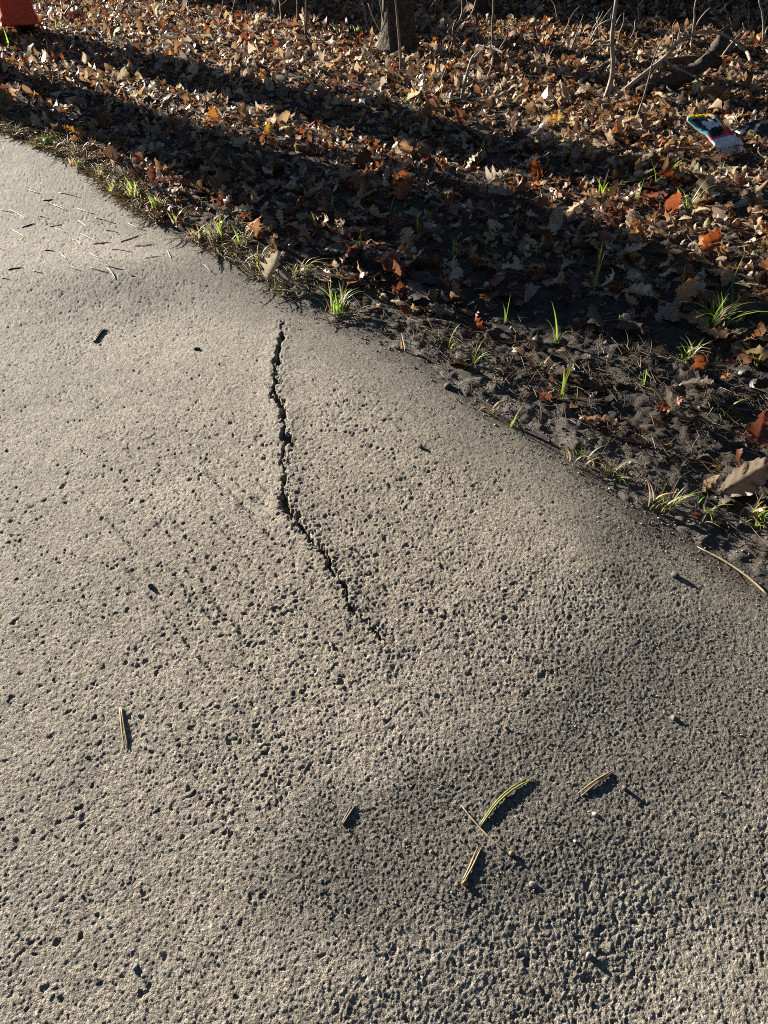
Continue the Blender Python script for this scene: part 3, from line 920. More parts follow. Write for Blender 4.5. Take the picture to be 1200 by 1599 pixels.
def chaff():
    acc = Acc()
    n = 64000
    s = rng.uniform(-0.6, 5.2, n); d = rng.uniform(-0.05, 1.25, n)
    off = np.interp(s, _es, _eo)
    x = E_A[0] + s * E_DIR[0] + (d + off) * E_N[0]
    y = E_A[1] + s * E_DIR[1] + (d + off) * E_N[1]
    lm, s, d = litter_mask(x, y)
    pr = 0.42 * sstep(0.0, 0.12, d) * (1 - 0.72 * lm)
    left = 1 - sstep(1.3, 2.3, s)
    fringe = np.exp(-((d - 0.05) / 0.08) ** 2) * left
    clump = sstep(-0.1, 0.35, fbm(x, y, 0.12, 3, 601))
    pr = np.maximum(pr * (0.2 + 0.8 * clump), 0.9 * fringe * (0.35 + 0.65 * clump))
    k = rng.random(n) < pr
    x, y, fr = x[k], y[k], fringe[k]
    z = soil_h(x, y)
    cols = [(0.32, 0.25, 0.16), (0.22, 0.15, 0.09), (0.12, 0.085, 0.055), (0.42, 0.34, 0.22), (0.09, 0.07, 0.05)]
    for i in range(len(x)):
        f = fr[i] > 0.35
        c = np.array(cols[rng.integers(0, 5)]) * rng.uniform(0.7, 1.2) * (1.0 if not f else 1.6)
        strand(acc, x[i], y[i], z[i] + rng.uniform(0.001, 0.012), rng.uniform(0.03, 0.085), rng.uniform(0, 6.28),
               abs(rng.normal(0, 0.6 if f else 0.28)), rng.uniform(0.0006, 0.0012) * (1.9 if f else 1.1), c, rng.normal(0, 0.18))
    # straw lying along the sunny upper edge of the path
    m = 3600
    s = rng.uniform(-0.2, 2.9, m); d = np.abs(rng.normal(0, 0.075, m)) - 0.02
    off = np.interp(s, _es, _eo)
    x = E_A[0] + s * E_DIR[0] + (d + off) * E_N[0]
    y = E_A[1] + s * E_DIR[1] + (d + off) * E_N[1]
    keep = (fbm(x, y, 0.15, 3, 611) > -0.12) & (rng.random(m) < 1.25 - s / 2.9)
    x, y = x[keep], y[keep]
    z = np.maximum(soil_h(x, y), macro(x, y))
    for i in range(len(x)):
        c = np.array([(0.52, 0.43, 0.27), (0.42, 0.33, 0.19), (0.34, 0.24, 0.13), (0.50, 0.44, 0.20)][rng.integers(0, 4)]) * rng.uniform(0.75, 1.15)
        strand(acc, x[i], y[i], z[i] + rng.uniform(0.001, 0.015), rng.uniform(0.03, 0.10), rng.uniform(0, 6.28), abs(rng.normal(0, 0.45)), rng.uniform(0.0010, 0.0024), c, rng.normal(0, 0.25))
    return acc.mesh('withered_grass')
WG = link('withered_grass', chaff(), M_DRY)
WG['kind'] = 'stuff'
WG['label'] = 'withered grass stalks and pine needles matted over the soil beside the path'
WG['category'] = 'dry grass'

# ------------------------------------------------------------------ loose grit and stones
OCT_V = np.array([(1, 0, 0), (-1, 0, 0), (0, 1, 0), (0, -1, 0), (0, 0, 1), (0, 0, -1)], float)
OCT_T = np.array([(0, 2, 4), (2, 1, 4), (1, 3, 4), (3, 0, 4), (2, 0, 5), (1, 2, 5), (3, 1, 5), (0, 3, 5)])
def grit_mesh():
    n = 60000
    y = rng.uniform(0.2, 3.4, n); x = rng.uniform(-1, 1, n) * half_w(y)
    s, d, dirt, grit = path_masks(x, y)
    pr = np.maximum(0.45 * grit, 0.8 * np.exp(-(d / 0.10) ** 2)) + 0.012
    k = (rng.random(n) < pr) & (d < 0.3)
    x, y, d = x[k], y[k], d[k]
    zp, _ = path_h(x, y)
    z = np.maximum(zp, soil_h(x, y))
    m = len(x)
    r = (0.0009 + 0.0016 * rng.random(m) ** 2.5) * (1 + 1.6 * sstep(-0.12, 0.05, d) * rng.random(m) ** 2)
    v = OCT_V[None] * r[:, None, None] * (0.6 + 0.7 * rng.random((m, 6, 1)))
    a = rng.uniform(0, 6.28, m)
    c, sn = np.cos(a)[:, None], np.sin(a)[:, None]
    vx, vy = v[..., 0] * c - v[..., 1] * sn, v[..., 0] * sn + v[..., 1] * c
    v = np.stack([vx + x[:, None], vy + y[:, None], v[..., 2] * 0.8 + (z + r * 0.35)[:, None]], -1).reshape(-1, 3)
    t = (OCT_T[None] + (np.arange(m) * 6)[:, None, None]).reshape(-1, 3)
    g = rng.random(m)
    cc = np.where(g[:, None] < 0.45, np.array([0.10, 0.09, 0.08]), np.where(g[:, None] < 0.85, np.array([0.22, 0.195, 0.165]), np.array([0.42, 0.38, 0.33])))
    cc = cc * (0.7 + 0.6 * rng.random(m))[:, None]
    return mesh_np('grit', v, None, t, np.repeat(cc, 6, 0), smooth=False)
GR = link('grit', grit_mesh(), M_STONE)
GR['kind'] = 'stuff'
GR['label'] = 'dark loose sand and grit gathered in the hollow of the path'
GR['category'] = 'grit'
import bmesh
def stone_mesh(r, seed, col):
    bm = bmesh.new()
    bmesh.ops.create_icosphere(bm, subdivisions=2, radius=1)
    rr = np.random.default_rng(seed)
    pl = rr.normal(size=(7, 3)); pl /= np.linalg.norm(pl, axis=1)[:, None]
    cut = rr.uniform(0.55, 0.9, 7)
    st = np.array([rr.uniform(.9, 1.3), rr.uniform(.7, 1.0), rr.uniform(.6, .8)])
    v = np.array([q.co[:] for q in bm.verts])
    for p, c in zip(pl, cut):
        dd = v @ p
        v = v - np.clip(dd - c, 0, None)[:, None] * p
    v = v * st * r * (1 + 0.05 * rr.normal(size=(len(v), 1)))
    f = np.array([[q.index for q in fc.verts] for fc in bm.faces])
    bm.free()
    return mesh_np('pebble', v, None, f, np.broadcast_to(np.array(col), (len(v), 3)), smooth=False)
def on_path(u, v):
    x, y = gp(u, v)
    for _ in range(2):
        z = float(macro(np.array([x]), np.array([y]))[0])
        x, y = gp(u, v, z)
    zz = path_h(np.array([x]), np.array([y]))[0][0]
    return x, y, float(max(zz, z))
PB = [
 (832, 1382, 6, (0.30, 0.27, 0.23), 'pale angular pebble at the lower rim of the dark grit'),
 (930, 1272, 6, (0.42, 0.38, 0.33), 'small pale pebble on dark grit below the right needle pair'),
 (898, 1314, 4, (0.45, 0.41, 0.36), 'tiny white pebble in grit right of the crossed straws'),
 (674, 1330, 4, (0.48, 0.44, 0.40), 'tiny white pebble in grit left of the short stub'),
 (920, 1492, 7, (0.33, 0.31, 0.27), 'grey stone set in the path near the bottom right'),
 (212, 1510, 6, (0.22, 0.21, 0.20), 'dark stone on the path near the bottom left'),
 (656, 698, 6, (0.10, 0.09, 0.085), 'small black stone lying right of the crack'),
 (308, 546, 5, (0.09, 0.085, 0.08), 'small black stone left of the crack top'),
 (236, 916, 6, (0.12, 0.11, 0.10), 'dark pebble on the worn left part of the path'),
 (975, 1232, 6, (0.14, 0.13, 0.12), 'dark pebble right of the right needle pair'),
 (1052, 1122, 6, (0.20, 0.19, 0.18), 'grey pebble in grit at the middle right'),
 (790, 1136, 4, (0.50, 0.28, 0.12), 'tiny orange grain on the dark grit'),
 (700, 605, 9, (0.08, 0.07, 0.06), 'dark clod on the edge of the path beside the soil'),
 (1055, 900, 8, (0.12, 0.11, 0.10), 'dark clod on the path edge above the straw at right'),
]
for n, (u, v, rp, c, lab) in enumerate(PB):
    x, y, z = on_path(u, v)
    r = rp * depth_of(x, y, z) / FPX
    o = link('pebble', stone_mesh(r, n, c), M_STONE)
    o.location = (x, y, z + r * 0.1)
    o.rotation_euler = (0.3 * n, 0.5 * n, 0.9 * n)
    tag(o, lab, 'pebble')

# ------------------------------------------------------------------ needles and twigs on the path
NB, NG, NK = (0.34, 0.25, 0.13), (0.26, 0.27, 0.08), (0.075, 0.06, 0.05)
def path_line(pxs, lift, n=9):
    pts = []
    for u, v in pxs:
        x, y, z = on_path(u, v)
        pts.append((x, y, z + lift * 0.45))
    return spline(pts, n)
def strand_mesh(p, r0, col, taper=0.35, segs=6, o=None):
    n = len(p)
    rad = r0 * np.interp(np.linspace(0, 1, n), [0, .1, .75, 1], [0.8, 1, 0.9, taper])
    v, q, t = tube(p, rad, segs)
    return mesh_np('needle', v, q, t, np.broadcast_to(np.array(col), (len(v), 3)))
def needle_bundle(pxs, rpx, col, label, double=True, lift=0.004, knob=False, name='pine_needle', group=None, curve=0.0, cat='needle'):
    p = path_line(pxs, lift)
    base = p[0].copy()
    d = depth_of(*base)
    r = rpx * d / FPX * 0.36
    e = empty(name, tuple(base))
    side = np.cross(p[-1] - p[0], (0, 0, 1)); side /= np.linalg.norm(side) + 1e-9
    t = np.linspace(0, 1, len(p))[:, None]
    arch = np.sin(np.pi * t) * np.array([0, 0, 1]) * (0.002 if rpx > 3.5 else 0.0006) * (np.linalg.norm(p[-1] - p[0]) / 0.1)
    if double:
        for sg in (-1, 1):
            q = p - base + side * sg * r * (0.55 + 1.0 * t) + arch * (1 if sg > 0 else 0.5)
            link('needle', strand_mesh(q, r, np.array(col) * (1.1 if sg > 0 else 0.85)), M_NEEDLE, e)
    else:
        link('needle' if 'needle' in name else 'stalk', strand_mesh(p - base + arch, r, col), M_NEEDLE, e)
    if knob:
        v, q, tt = tube(spline([(0, 0, 0), tuple(-(p[1] - p[0]) * 0.35 + side * r * 2), tuple(-(p[1] - p[0]) * 0.4 + side * r * 6)], 6), np.array([1.2, 2.6, 3.0, 2.4, 1.6, .6]) * r, 7, rough=0.2, seed=4)
        link('sheath', mesh_np('sheath', v, q, tt, np.broadcast_to((0.30, 0.19, 0.10), (len(v), 3))), M_NEEDLE, e)
    tag(e, label, cat, group)
    return e
needle_bundle([(189, 1106), (193, 1138), (198, 1170)], 4.6, NB, 'lone tan pine needle pair on bare path at the lower left')
needle_bundle([(749, 1292), (775, 1256), (802, 1232), (832, 1215)], 5.0, NG, 'greenish curved pine needle on the dark grit', True, 0.005)
needle_bundle([(794, 1334), (770, 1316), (745, 1290), (720, 1259)], 4.0, (0.42, 0.33, 0.20), 'pale thin straw crossing the tip of the green needle', False, 0.007, True, 'straw', cat='straw')
needle_bundle([(724, 1376), (735, 1356), (749, 1324)], 5.0, NB, 'short tan needle stub with brown sheath below the straw', True, 0.005, True)
needle_bundle([(955, 1207), (932, 1222), (905, 1242)], 5.2, NB, 'tan pine needle pair at the right of the grit', True, 0.004)
needle_bundle([(535, 1288), (543, 1274), (553, 1257)], 4.5, (0.24, 0.19, 0.12), 'short dull needle pair at the left of the grit')
needle_bundle([(1202, 936), (1170, 908), (1130, 880), (1088, 856)], 5.5, (0.40, 0.31, 0.19), 'long bent straw reaching in from the right edge', False, 0.010, False, 'straw', cat='straw')
needle_bundle([(148, 535), (156, 522), (163, 514)], 4, NK, 'dark forked twig on the far left of the path', True, 0.004, False, 'twig', cat='twig')
needle_bundle([(152, 532), (158, 520), (170, 515)], 3, NK, 'thin dark twig touching the forked twig', False, 0.004, False, 'twig', cat='twig')
nr = random.Random(5)
PL = [(30, 365), (45, 352), (70, 340), (88, 352), (100, 400), (78, 392), (130, 350), (140, 372), (160, 380), (165, 345), (175, 362), (190, 392), (205, 372), (95, 360), (120, 378), (60, 425),
      (155, 422), (175, 428), (180, 418), (205, 428), (225, 383), (120, 420), (10, 436), (25, 420), (215, 355), (55, 300), (110, 305), (95, 325), (28, 335), (150, 400), (238, 402), (265, 398), (12, 330), (75, 312), (135, 330), (325, 420), (345, 418)]
for k, (u, v) in enumerate(PL):
    a = nr.choice([nr.uniform(-0.6, 0.6), nr.uniform(0.2, 1.5), nr.uniform(0.2, 1.0)])
    L = nr.uniform(14, 40)
    du, dv = L * math.cos(a), L * math.sin(a) * 0.55
    dark = nr.random() < 0.4
    if dark: a = nr.uniform(-0.9, 0.5)
    bx, by = nr.uniform(-2, 2), nr.uniform(-1.2, 1.2)
    pts = [(u - du / 2, v - dv / 2), (u + bx, v + by), (u + du / 2, v + dv / 2)]
    if edge_sd(*[np.array([q]) for q in gp(*pts[2])])[1][0] > 0: continue
    if edge_sd(*[np.array([q]) for q in gp(*pts[0])])[1][0] > 0: continue
    if dark:
        needle_bundle(pts, nr.uniform(2, 3.4), NK, 'thin dark twig scattered on the upper left path', False, 0.002, False, 'twig', 'dark twigs on the upper left path', cat='twig')
    else:
        needle_bundle(pts, nr.uniform(1.4, 2.1), (0.36, 0.30, 0.21), 'pale dry needle scattered on the upper left path', False, 0.002, False, 'pine_needle', 'pale needles on the upper left path')

# ------------------------------------------------------------------ stems, saplings and branches
def ground_z(x, y): return float(soil_h(np.array([x]), np.array([y]), False)[0])
def stem_pts(pxs, lean_y=0.0):
    u, v = pxs[0]
    x, y = gp(u, v); z = ground_z(x, y); x, y = gp(u, v, z)
    out = [(x, y, z - 0.03)]
    for k, (a, b) in enumerate(pxs):
        X, Y, Z = at_y(a, b, y + lean_y * k)
        out.append((X, Y, Z if k else z))
    return out
def stem(name, pxs, rpx, mat, label, cat, extra=(), lean_y=0.0, group=None, grow=None, tip=0.35, segs=7):
    pts = np.array(stem_pts(pxs, lean_y))
    if grow: pts = np.concatenate([pts, pts[-1:] + np.array([g for g in grow])])
    base = pts[1].copy()
    d = depth_of(*base)
    r = rpx * d / FPX * 0.5
    p = spline(pts, max(10, 4 * len(pts)))
    n = len(p)
    e = empty(name, tuple(base))
    v, q, t = tube(p - base, r * np.linspace(1.15, tip, n), segs, rough=0.10, seed=int(abs(base[0]) * 1000))
    link('stem', mesh_np('stem', v, q, t), mat, e)
    for ex, k in extra:
        ps = np.array([at_y(a, b, base[1] + 0.02 * i) for i, (a, b) in enumerate(ex)])
        pp = spline(ps, 10)
        v, q, t = tube(pp - base, r * k * np.linspace(1, 0.4, 10), 6, rough=0.08, seed=3)
        link('side_shoot', mesh_np('side_shoot', v, q, t), mat, e)
    tag(e, label, cat, group)
    return e
stem('sapling', [(945, 156), (954, 128), (958, 100), (956, 62), (960, 20), (967, -30), (972, -110)], 8, M_PALE, 'slender pale sapling with a kinked foot right of centre', 'sapling',
     [([(957, 63), (945, 66), (932, 63), (925, 70)], 0.6), ([(955, 30), (935, 40), (922, 62), (926, 48)], 0.35)], grow=[(0.05, 0.05, 0.5), (0.02, 0.1, 1.1)])
stem('dry_stem', [(626, 112), (625, 80), (622, 45), (618, 0), (612, -60)], 4.5, M_PALE, 'thin pale stem rising in front of the tree trunk', 'stem', grow=[(0, 0, .4)])
stem('dry_stem', [(611, 84), (604, 50), (597, 20), (588, -25)], 4.5, M_PALE, 'pale stem leaning against the left side of the trunk', 'stem', [([(604, 55), (596, 50), (584, 30), (575, 5)], .6)], grow=[(-.1, 0, .4)])
stem('dry_stem', [(585, 54), (592, 38), (598, 20), (606, -5)], 5, M_STEM, 'short stem crossing behind the leaning one by the trunk', 'stem')
stem('dry_stem', [(721, 156), (728, 122), (737, 92), (746, 80)], 6, M_PALE, 'short broken pale stem standing right of the tree', 'stem', [([(735, 98), (744, 88), (752, 80)], 1.0)])
stem('dry_stem', [(704, 54), (715, 38), (733, 28), (742, 8), (748, -20)], 4.5, M_STEM, 'curved forked stem right of the trunk', 'stem', [([(716, 37), (722, 20), (721, -6)], .9)], grow=[(0.1, 0, .3)])
stem('dry_stem', [(770, 78), (769, 45), (771, 10), (771, -30)], 4.5, M_STEM, 'straight brown stem between trunk and sapling', 'stem', grow=[(0, 0, .5)])
stem('dry_stem', [(759, 128), (770, 95), (766, 70), (762, 48)], 3, M_PALE, 'wavy thin stem with pale tip between trunk and sapling', 'stem')
stem('dry_stem', [(1079, 90), (1081, 60), (1085, 28), (1089, -8)], 4, M_PALE, 'thin straight stem behind the arched bramble', 'stem', grow=[(0.03, 0, .5)])
stem('dry_stem', [(1168, 62), (1164, 48), (1160, 36)], 3.4, M_PALE, 'short thin stem right of the arched bramble', 'stem')
stem('dry_stem', [(1190, 72), (1193, 48), (1191, 20), (1188, -15)], 4.2, M_PALE, 'upright stem close to the top right edge', 'stem', [([(1193, 66), (1196, 50), (1199, 42)], .8)], grow=[(0.03, 0, .4)])
stem('dry_stem', [(990, 196), (1003, 160), (1013, 125), (1020, 95), (1030, 70), (1041, 55)], 3.4, M_STEM, 'long thin leaning stem crossing the bramble', 'stem')
stem('dry_stem', [(966, 72), (968, 52), (974, 36), (975, 20)], 4, M_STEM, 'short stem just right of the sapling', 'stem')
stem('dry_stem', [(1143, 72), (1145, 50), (1140, 28)], 3.2, M_STEM, 'stub of a stem beneath the right end of the bramble arch', 'stem')
stem('dry_stem', [(680, 150), (690, 125), (698, 105)], 4, M_STEM, 'short slanting brown stem below the trunk on the right', 'stem')
stem('dry_stem', [(850, 78), (835, 50), (838, 20), (842, -8)], 3.2, M_STEM, 'faint thin stem in the shade left of the sapling', 'stem', grow=[(0, 0, .4)])
stem('dry_stem', [(892, 78), (902, 50), (912, 22)], 3, M_STEM, 'slanted dark stem in the shade beside the sapling', 'stem')
stem('dry_stem', [(464, 38), (465, 15), (463, -20)], 4, M_STEM, 'thin brown stem in front of the dark trunk on the left', 'stem', grow=[(0, 0, .5)])
stem('dry_stem', [(477, 60), (478, 35), (478, 8), (477, -15)], 4, M_STEM, 'thin upright stem right of the dark trunk on the left', 'stem', grow=[(0, 0, .5)])
stem('dry_stem', [(342, 34), (347, 15), (349, -6)], 3, M_STEM, 'thin stem at the top, left of the dark trunk', 'stem')
stem('dry_stem', [(360, 32), (364, 14), (370, -8)], 3, M_STEM, 'leaning thin stem at the top beside its twin', 'stem')
stem('dry_stem', [(1098, 168), (1106, 158), (1110, 140), (1100, 125), (1085, 118)], 3, M_STEM, 'small hooked stem in front of the dark branch', 'stem')
br_r = random.Random(77)
for k in range(58):
    u = br_r.uniform(650, 1195) if k < 48 else br_r.uniform(380, 640)
    v = br_r.uniform(22, 104) if k < 48 else br_r.uniform(15, 45)
    hh = br_r.uniform(25, 75); lean = br_r.uniform(-38, 38)
    stem('brush_twig', [(u, v), (u + lean * .3 + br_r.uniform(-3, 3), v - hh * .4), (u + lean * .6 + br_r.uniform(-4, 4), v - hh * .75), (u + lean, v - hh)], br_r.uniform(2.0, 3.4), br_r.choice([M_STEM, M_STEM, M_PALE]),
         'thin bare brush twig in the shaded back of the wood', 'twig', [([(u + lean * .4, v - hh * .5), (u + lean * .4 + br_r.uniform(-12, 12), v - hh * .65), (u + lean * .4 + br_r.uniform(-20, 20), v - hh * .8)], .6)] if k % 2 else (), lean_y=br_r.uniform(-.05, .08), group='brush twigs at the back', segs=5)
# bare branch lying at the far left
stem('fallen_twig', [(92, 30), (105, 22), (122, 16), (138, 6)], 3.6, M_STEM, 'bare forked twig lying on leaves right of the red trousers', 'twig', [([(100, 24), (110, 10), (125, 1)], .7), ([(112, 20), (124, 12), (130, 2)], .5)])
# arched bramble
br = stem('bramble_stem', [(964, 150), (1000, 120), (1038, 90), (1060, 66), (1090, 51), (1120, 51), (1148, 64), (1160, 78)], 6.5, M_PALE, 'arched pale bramble cane over the dark branch at the right', 'bramble',
     [([(1038, 90), (1050, 104), (1072, 113), (1092, 126), (1106, 143), (1111, 165)], .7), ([(1032, 96), (1032, 106), (1028, 114)], .7), ([(1034, 98), (1015, 112), (985, 132), (968, 146)], .9)], tip=0.45)
# dark bent branch lying at the right, with its broken stub
def fallen_branch():
    x0, y0 = gp(1050, 178)
    z0 = ground_z(x0, y0)
    seq = [(985, 190, 0.0, 0.03), (1030, 178, 0.0, 0.035), (1070, 160, .05, .05), (1098, 136, .18, .10), (1112, 116, .26, 0), (1124, 97, .32, 0)]
    pts = []
    for u, v, dy, _ in seq:
        X, Y, Z = at_y(u, v, y0 + dy + 0.15)
        pts.append((X, Y, Z))
    pts = np.array(pts)
    zf = ground_z(pts[0][0], pts[0][1])
    pts[:, 2] += (zf + 0.01) - pts[0][2] if pts[0][2] < zf else 0
    p = spline(pts, 26)
    e = empty('fallen_branch', (x0, y0, z0))
    r = np.interp(np.linspace(0, 1, 26), [0, .3, .6, .9, 1], [0.022, 0.042, 0.036, 0.042, 0.030])
    v, q, t = tube(p - np.array((x0, y0, z0)), r, 12, rough=0.24, seed=5)
    link('limb', mesh_np('limb', v, q, t), M_WOOD, e)
    b = np.array([at_y(u, vv, y0 + 0.48) for u, vv in [(1124, 98), (1095, 95), (1068, 94), (1042, 96), (1020, 100)]])
    pp = spline(b, 14)
    v, q, t = tube(pp - np.array((x0, y0, z0)), np.linspace(.032, .014, 14), 10, rough=0.12, seed=6)
    link('side_limb', mesh_np('side_limb', v, q, t), M_WOOD, e)
    tag(e, 'thick dark bent branch lying in the leaves behind the wrapper', 'branch')
fallen_branch()
def lying_log(pxs, rpx, mat, label, seed=0):
    pts = []
    for u, v in pxs:
        x, y = gp(u, v); z = ground_z(x, y) + 0.02; x, y = gp(u, v, z); pts.append((x, y, z))
    p = spline(pts, 14); b = p[0].copy()
    r = rpx * depth_of(*b) / FPX * .5
    v, q, t = tube(p - b, r * np.linspace(1, .6, 14), 8, rough=.15, seed=seed)
    tag(link('fallen_stick', mesh_np('fallen_stick', v, q, t), mat, None, tuple(b)), label, 'stick')
lying_log([(708, 48), (735, 36), (755, 25)], 6, M_STEM, 'greenish brown stick lying behind the tree trunk', 1)
lying_log([(940, 165), (975, 158), (1010, 140)], 5, M_STEM, 'thin stick lying under the bramble cane', 2)
lying_log([(905, 128), (930, 110), (950, 96)], 5, M_PALE, 'pale stick lying left of the sapling foot', 3)
lying_log([(745, 72), (775, 77), (800, 92)], 5, M_STEM, 'brown stick lying right of the broken pale stem', 4)
lying_log([(1140, 62), (1165, 80), (1172, 95)], 6, M_PALE, 'short pale stick at the right behind the dark branch', 5)
lying_log([(650, 132), (700, 118), (735, 108)], 4, M_STEM, 'thin stick lying across leaves right of the trunk', 6)

# ------------------------------------------------------------------ trees
def tree(u, v, dpx, label, lean=(0.0, 0.0), H=7.5, seed=0, pos=None, dia=None, limbs=6):
    r = random.Random(seed)
    if pos is None:
        x, y = gp(u, v); z = ground_z(x, y); x, y = gp(u, v, z)
        dia = dpx * depth_of(x, y, z) / FPX
    else:
        (x, y), z = pos, -0.03
    e = empty('tree', (x, y, z))
    n = 34
    t = np.linspace(0, 1, n) ** 1.6
    zz = t * H - 0.06
    cx = lean[0] * zz + 0.05 * np.sin(zz * 1.1 + seed); cy = lean[1] * zz + 0.05 * np.cos(zz * .9 + seed)
    cx -= cx[0]; cy -= cy[0]
    p = np.stack([cx, cy, zz], 1)
    rad = dia / 2 * ((1 - 0.75 * t) + 0.45 * np.exp(-np.clip(zz, 0, 9) / 0.10))
    segs = 22
    vv, q, tt = tube(p, rad, segs, rough=0.0)
    th = np.arange(segs) * 2 * np.pi / segs
    k = 1 + 0.05 * np.sin(th * 5 + seed)[None, :] + 0.16 * np.exp(-np.clip(zz, 0, 9) / 0.12)[:, None] * np.sin(th * 4 + 1 + seed)[None, :] + 0.035 * rng.normal(size=(n, segs))
    vb = vv[:n * segs].reshape(n, segs, 3)
    vb[:] = p[:, None, :] + (vb - p[:, None, :]) * k[..., None]
    link('trunk', mesh_np('trunk', vv, q, tt), M_BARK, e)
    acc = Acc()
    for i in range(limbs):
        hh = H * r.uniform(0.45, 0.97)
        b = np.array([np.interp(hh, zz, p[:, 0]), np.interp(hh, zz, p[:, 1]), hh])
        a = r.uniform(0, 6.28); L = r.uniform(0.8, 1.9)
        d = np.array([math.cos(a), math.sin(a), r.uniform(.4, .9)])
        pts = spline([b, b + d * L * .5 + np.array([0, 0, .1]), b + d * L + np.array([0, 0, .4])], 8)
        v2, q2, t2 = tube(pts, dia * .22 * np.linspace(1, .2, 8), 7)
        acc.add(v2, q2, t2)
        for j in range(4):
            s0 = pts[2 + j]
            dd = d + np.array([r.uniform(-.9, .9), r.uniform(-.9, .9), r.uniform(0, .6)])
            v2, q2, t2 = tube(spline([s0, s0 + dd * .35, s0 + dd * .6 + np.array([0, 0, .12])], 5), dia * .07 * np.linspace(1, .2, 5), 5)
            acc.add(v2, q2, t2)
    link('crown', acc.mesh('bare_crown'), M_BARK, e)
    tag(e, label, 'tree')
    return e
tree(622, 82, 46, 'leaning bare tree trunk behind the thin pale stems', (-0.06, 0.05), seed=1)
tree(733, 24, 44, 'dark tree trunk at the top right of the leaning one', (0.02, 0.03), seed=2)
tree(452, 22, 42, 'dark tree trunk at the top left of centre', (-0.02, 0.03), seed=3)

# evergreen shrubs: their shade darkens the back
LEAFQ = np.array([(0, 1, 2, 3)])
def shrub_meshes(seed, H, Wd, nleaf=9000):
    r = np.random.default_rng(seed)
    acc = Acc()
    for k in range(9):
        a = r.uniform(0, 6.28); tip = np.array([math.cos(a) * Wd * .35 * r.uniform(.3, 1), math.sin(a) * Wd * .35 * r.uniform(.3, 1), H * r.uniform(.6, .95)])
        v, q, t = tube(spline([(0.1 * math.cos(a), 0.1 * math.sin(a), -0.05), tip * np.array([.5, .5, .5]), tip], 8), np.linspace(.022, .006, 8), 6)
        acc.add(v, q, t)
    stems = acc.mesh('shrub_stems')
    nb = 26
    bc = r.normal(size=(nb, 3)); bc /= np.linalg.norm(bc, axis=1)[:, None]
    bc = bc * np.array([Wd * .36, Wd * .36, H * .40]) * r.uniform(.4, 1.0, (nb, 1)) + np.array([0, 0, H * .52])
    w = r.integers(0, nb, nleaf)
    off = r.normal(size=(nleaf, 3)); off /= np.linalg.norm(off, axis=1)[:, None]
    pos = bc[w] + off * (Wd * .19) * r.random((nleaf, 1)) ** .4
    pos[:, 2] = np.clip(pos[:, 2], 0.04, None)
    a = r.normal(size=(nleaf, 3)); a /= np.linalg.norm(a, axis=1)[:, None]
    b = np.cross(a, r.normal(size=(nleaf, 3))); b /= np.linalg.norm(b, axis=1)[:, None]
    L = r.uniform(.04, .075, (nleaf, 1))
    v = np.stack([pos - a * L, pos + b * L * .45, pos + a * L, pos - b * L * .45], 1).reshape(-1, 3)
    q = np.arange(nleaf * 4).reshape(-1, 4)
    c = np.array([0.035, 0.06, 0.022]) * r.uniform(.6, 1.5, (nleaf, 1))
    leaves = mesh_np('shrub_foliage', v, q, None, np.repeat(c, 4, 0), smooth=False)
    return stems, leaves
M_EVER = attr_mat('evergreen', 0.4, 20, 0.8, 1.2, spec=0.4, transl=0.15)
def shrub(x, y, H, Wd, seed, label):
    st, lv = shrub_meshes(seed, H, Wd)
    e = empty('evergreen_shrub', (x, y, -0.03))
    link('stems', st, M_STEM, e)
    link('foliage', lv, M_EVER, e)
    tag(e, label, 'shrub')
SH = [(-3.5, 10.3, 1.65, 1.5, 'low evergreen shrub farthest left behind the dark trunks'), (-2.6, 10.25, 1.77, 1.5, 'evergreen shrub behind the left dark trunk'), (-1.75, 10.35, 1.71, 1.5, 'rounded evergreen shrub between the two dark trunks'),
      (-0.85, 10.25, 1.83, 1.5, 'rounded evergreen shrub behind the right dark trunk'), (0.05, 10.35, 1.77, 1.6, 'dense evergreen shrub behind the leaning trunk'),
      (1.4, 10.2, 1.7, 1.7, 'dense evergreen shrub behind the pale sapling'), (2.9, 9.7, 1.5, 1.7, 'dark evergreen shrub behind the arched bramble'), (4.3, 9.4, 1.7, 1.8, 'dark evergreen shrub at the far top right')]
for n, (x, y, H, Wd, lab) in enumerate(SH):
    shrub(x, y, H, Wd, 50 + n, lab)
BT = [(-3.6, 13.0, .3), (0.6, 13.5, .26), (3.4, 12.4, .34), (6.0, 10.5, .3), (-8.5, 16.0, .4), (1.8, 16.5, .4), (5.5, 15.5, .35), (7.8, 7.6, .32), (-1.6, 17, .3)]
for n, (x, y, dd) in enumerate(BT):
    tree(0, 0, 0, ['bare tree beyond the shrubs behind the person', 'bare tree beyond the middle shrubs', 'bare tree beyond the bramble', 'bare tree right of the last shrub', 'thick bare tree far behind the path',
                   'thick bare tree deep in the wood', 'bare tree deep in the wood on the right', 'bare tree out in the leaves at the right', 'slim bare tree deepest in the wood'][n],
         (0.02, 0.02), H=8, seed=20 + n, pos=(x, y), dia=dd)

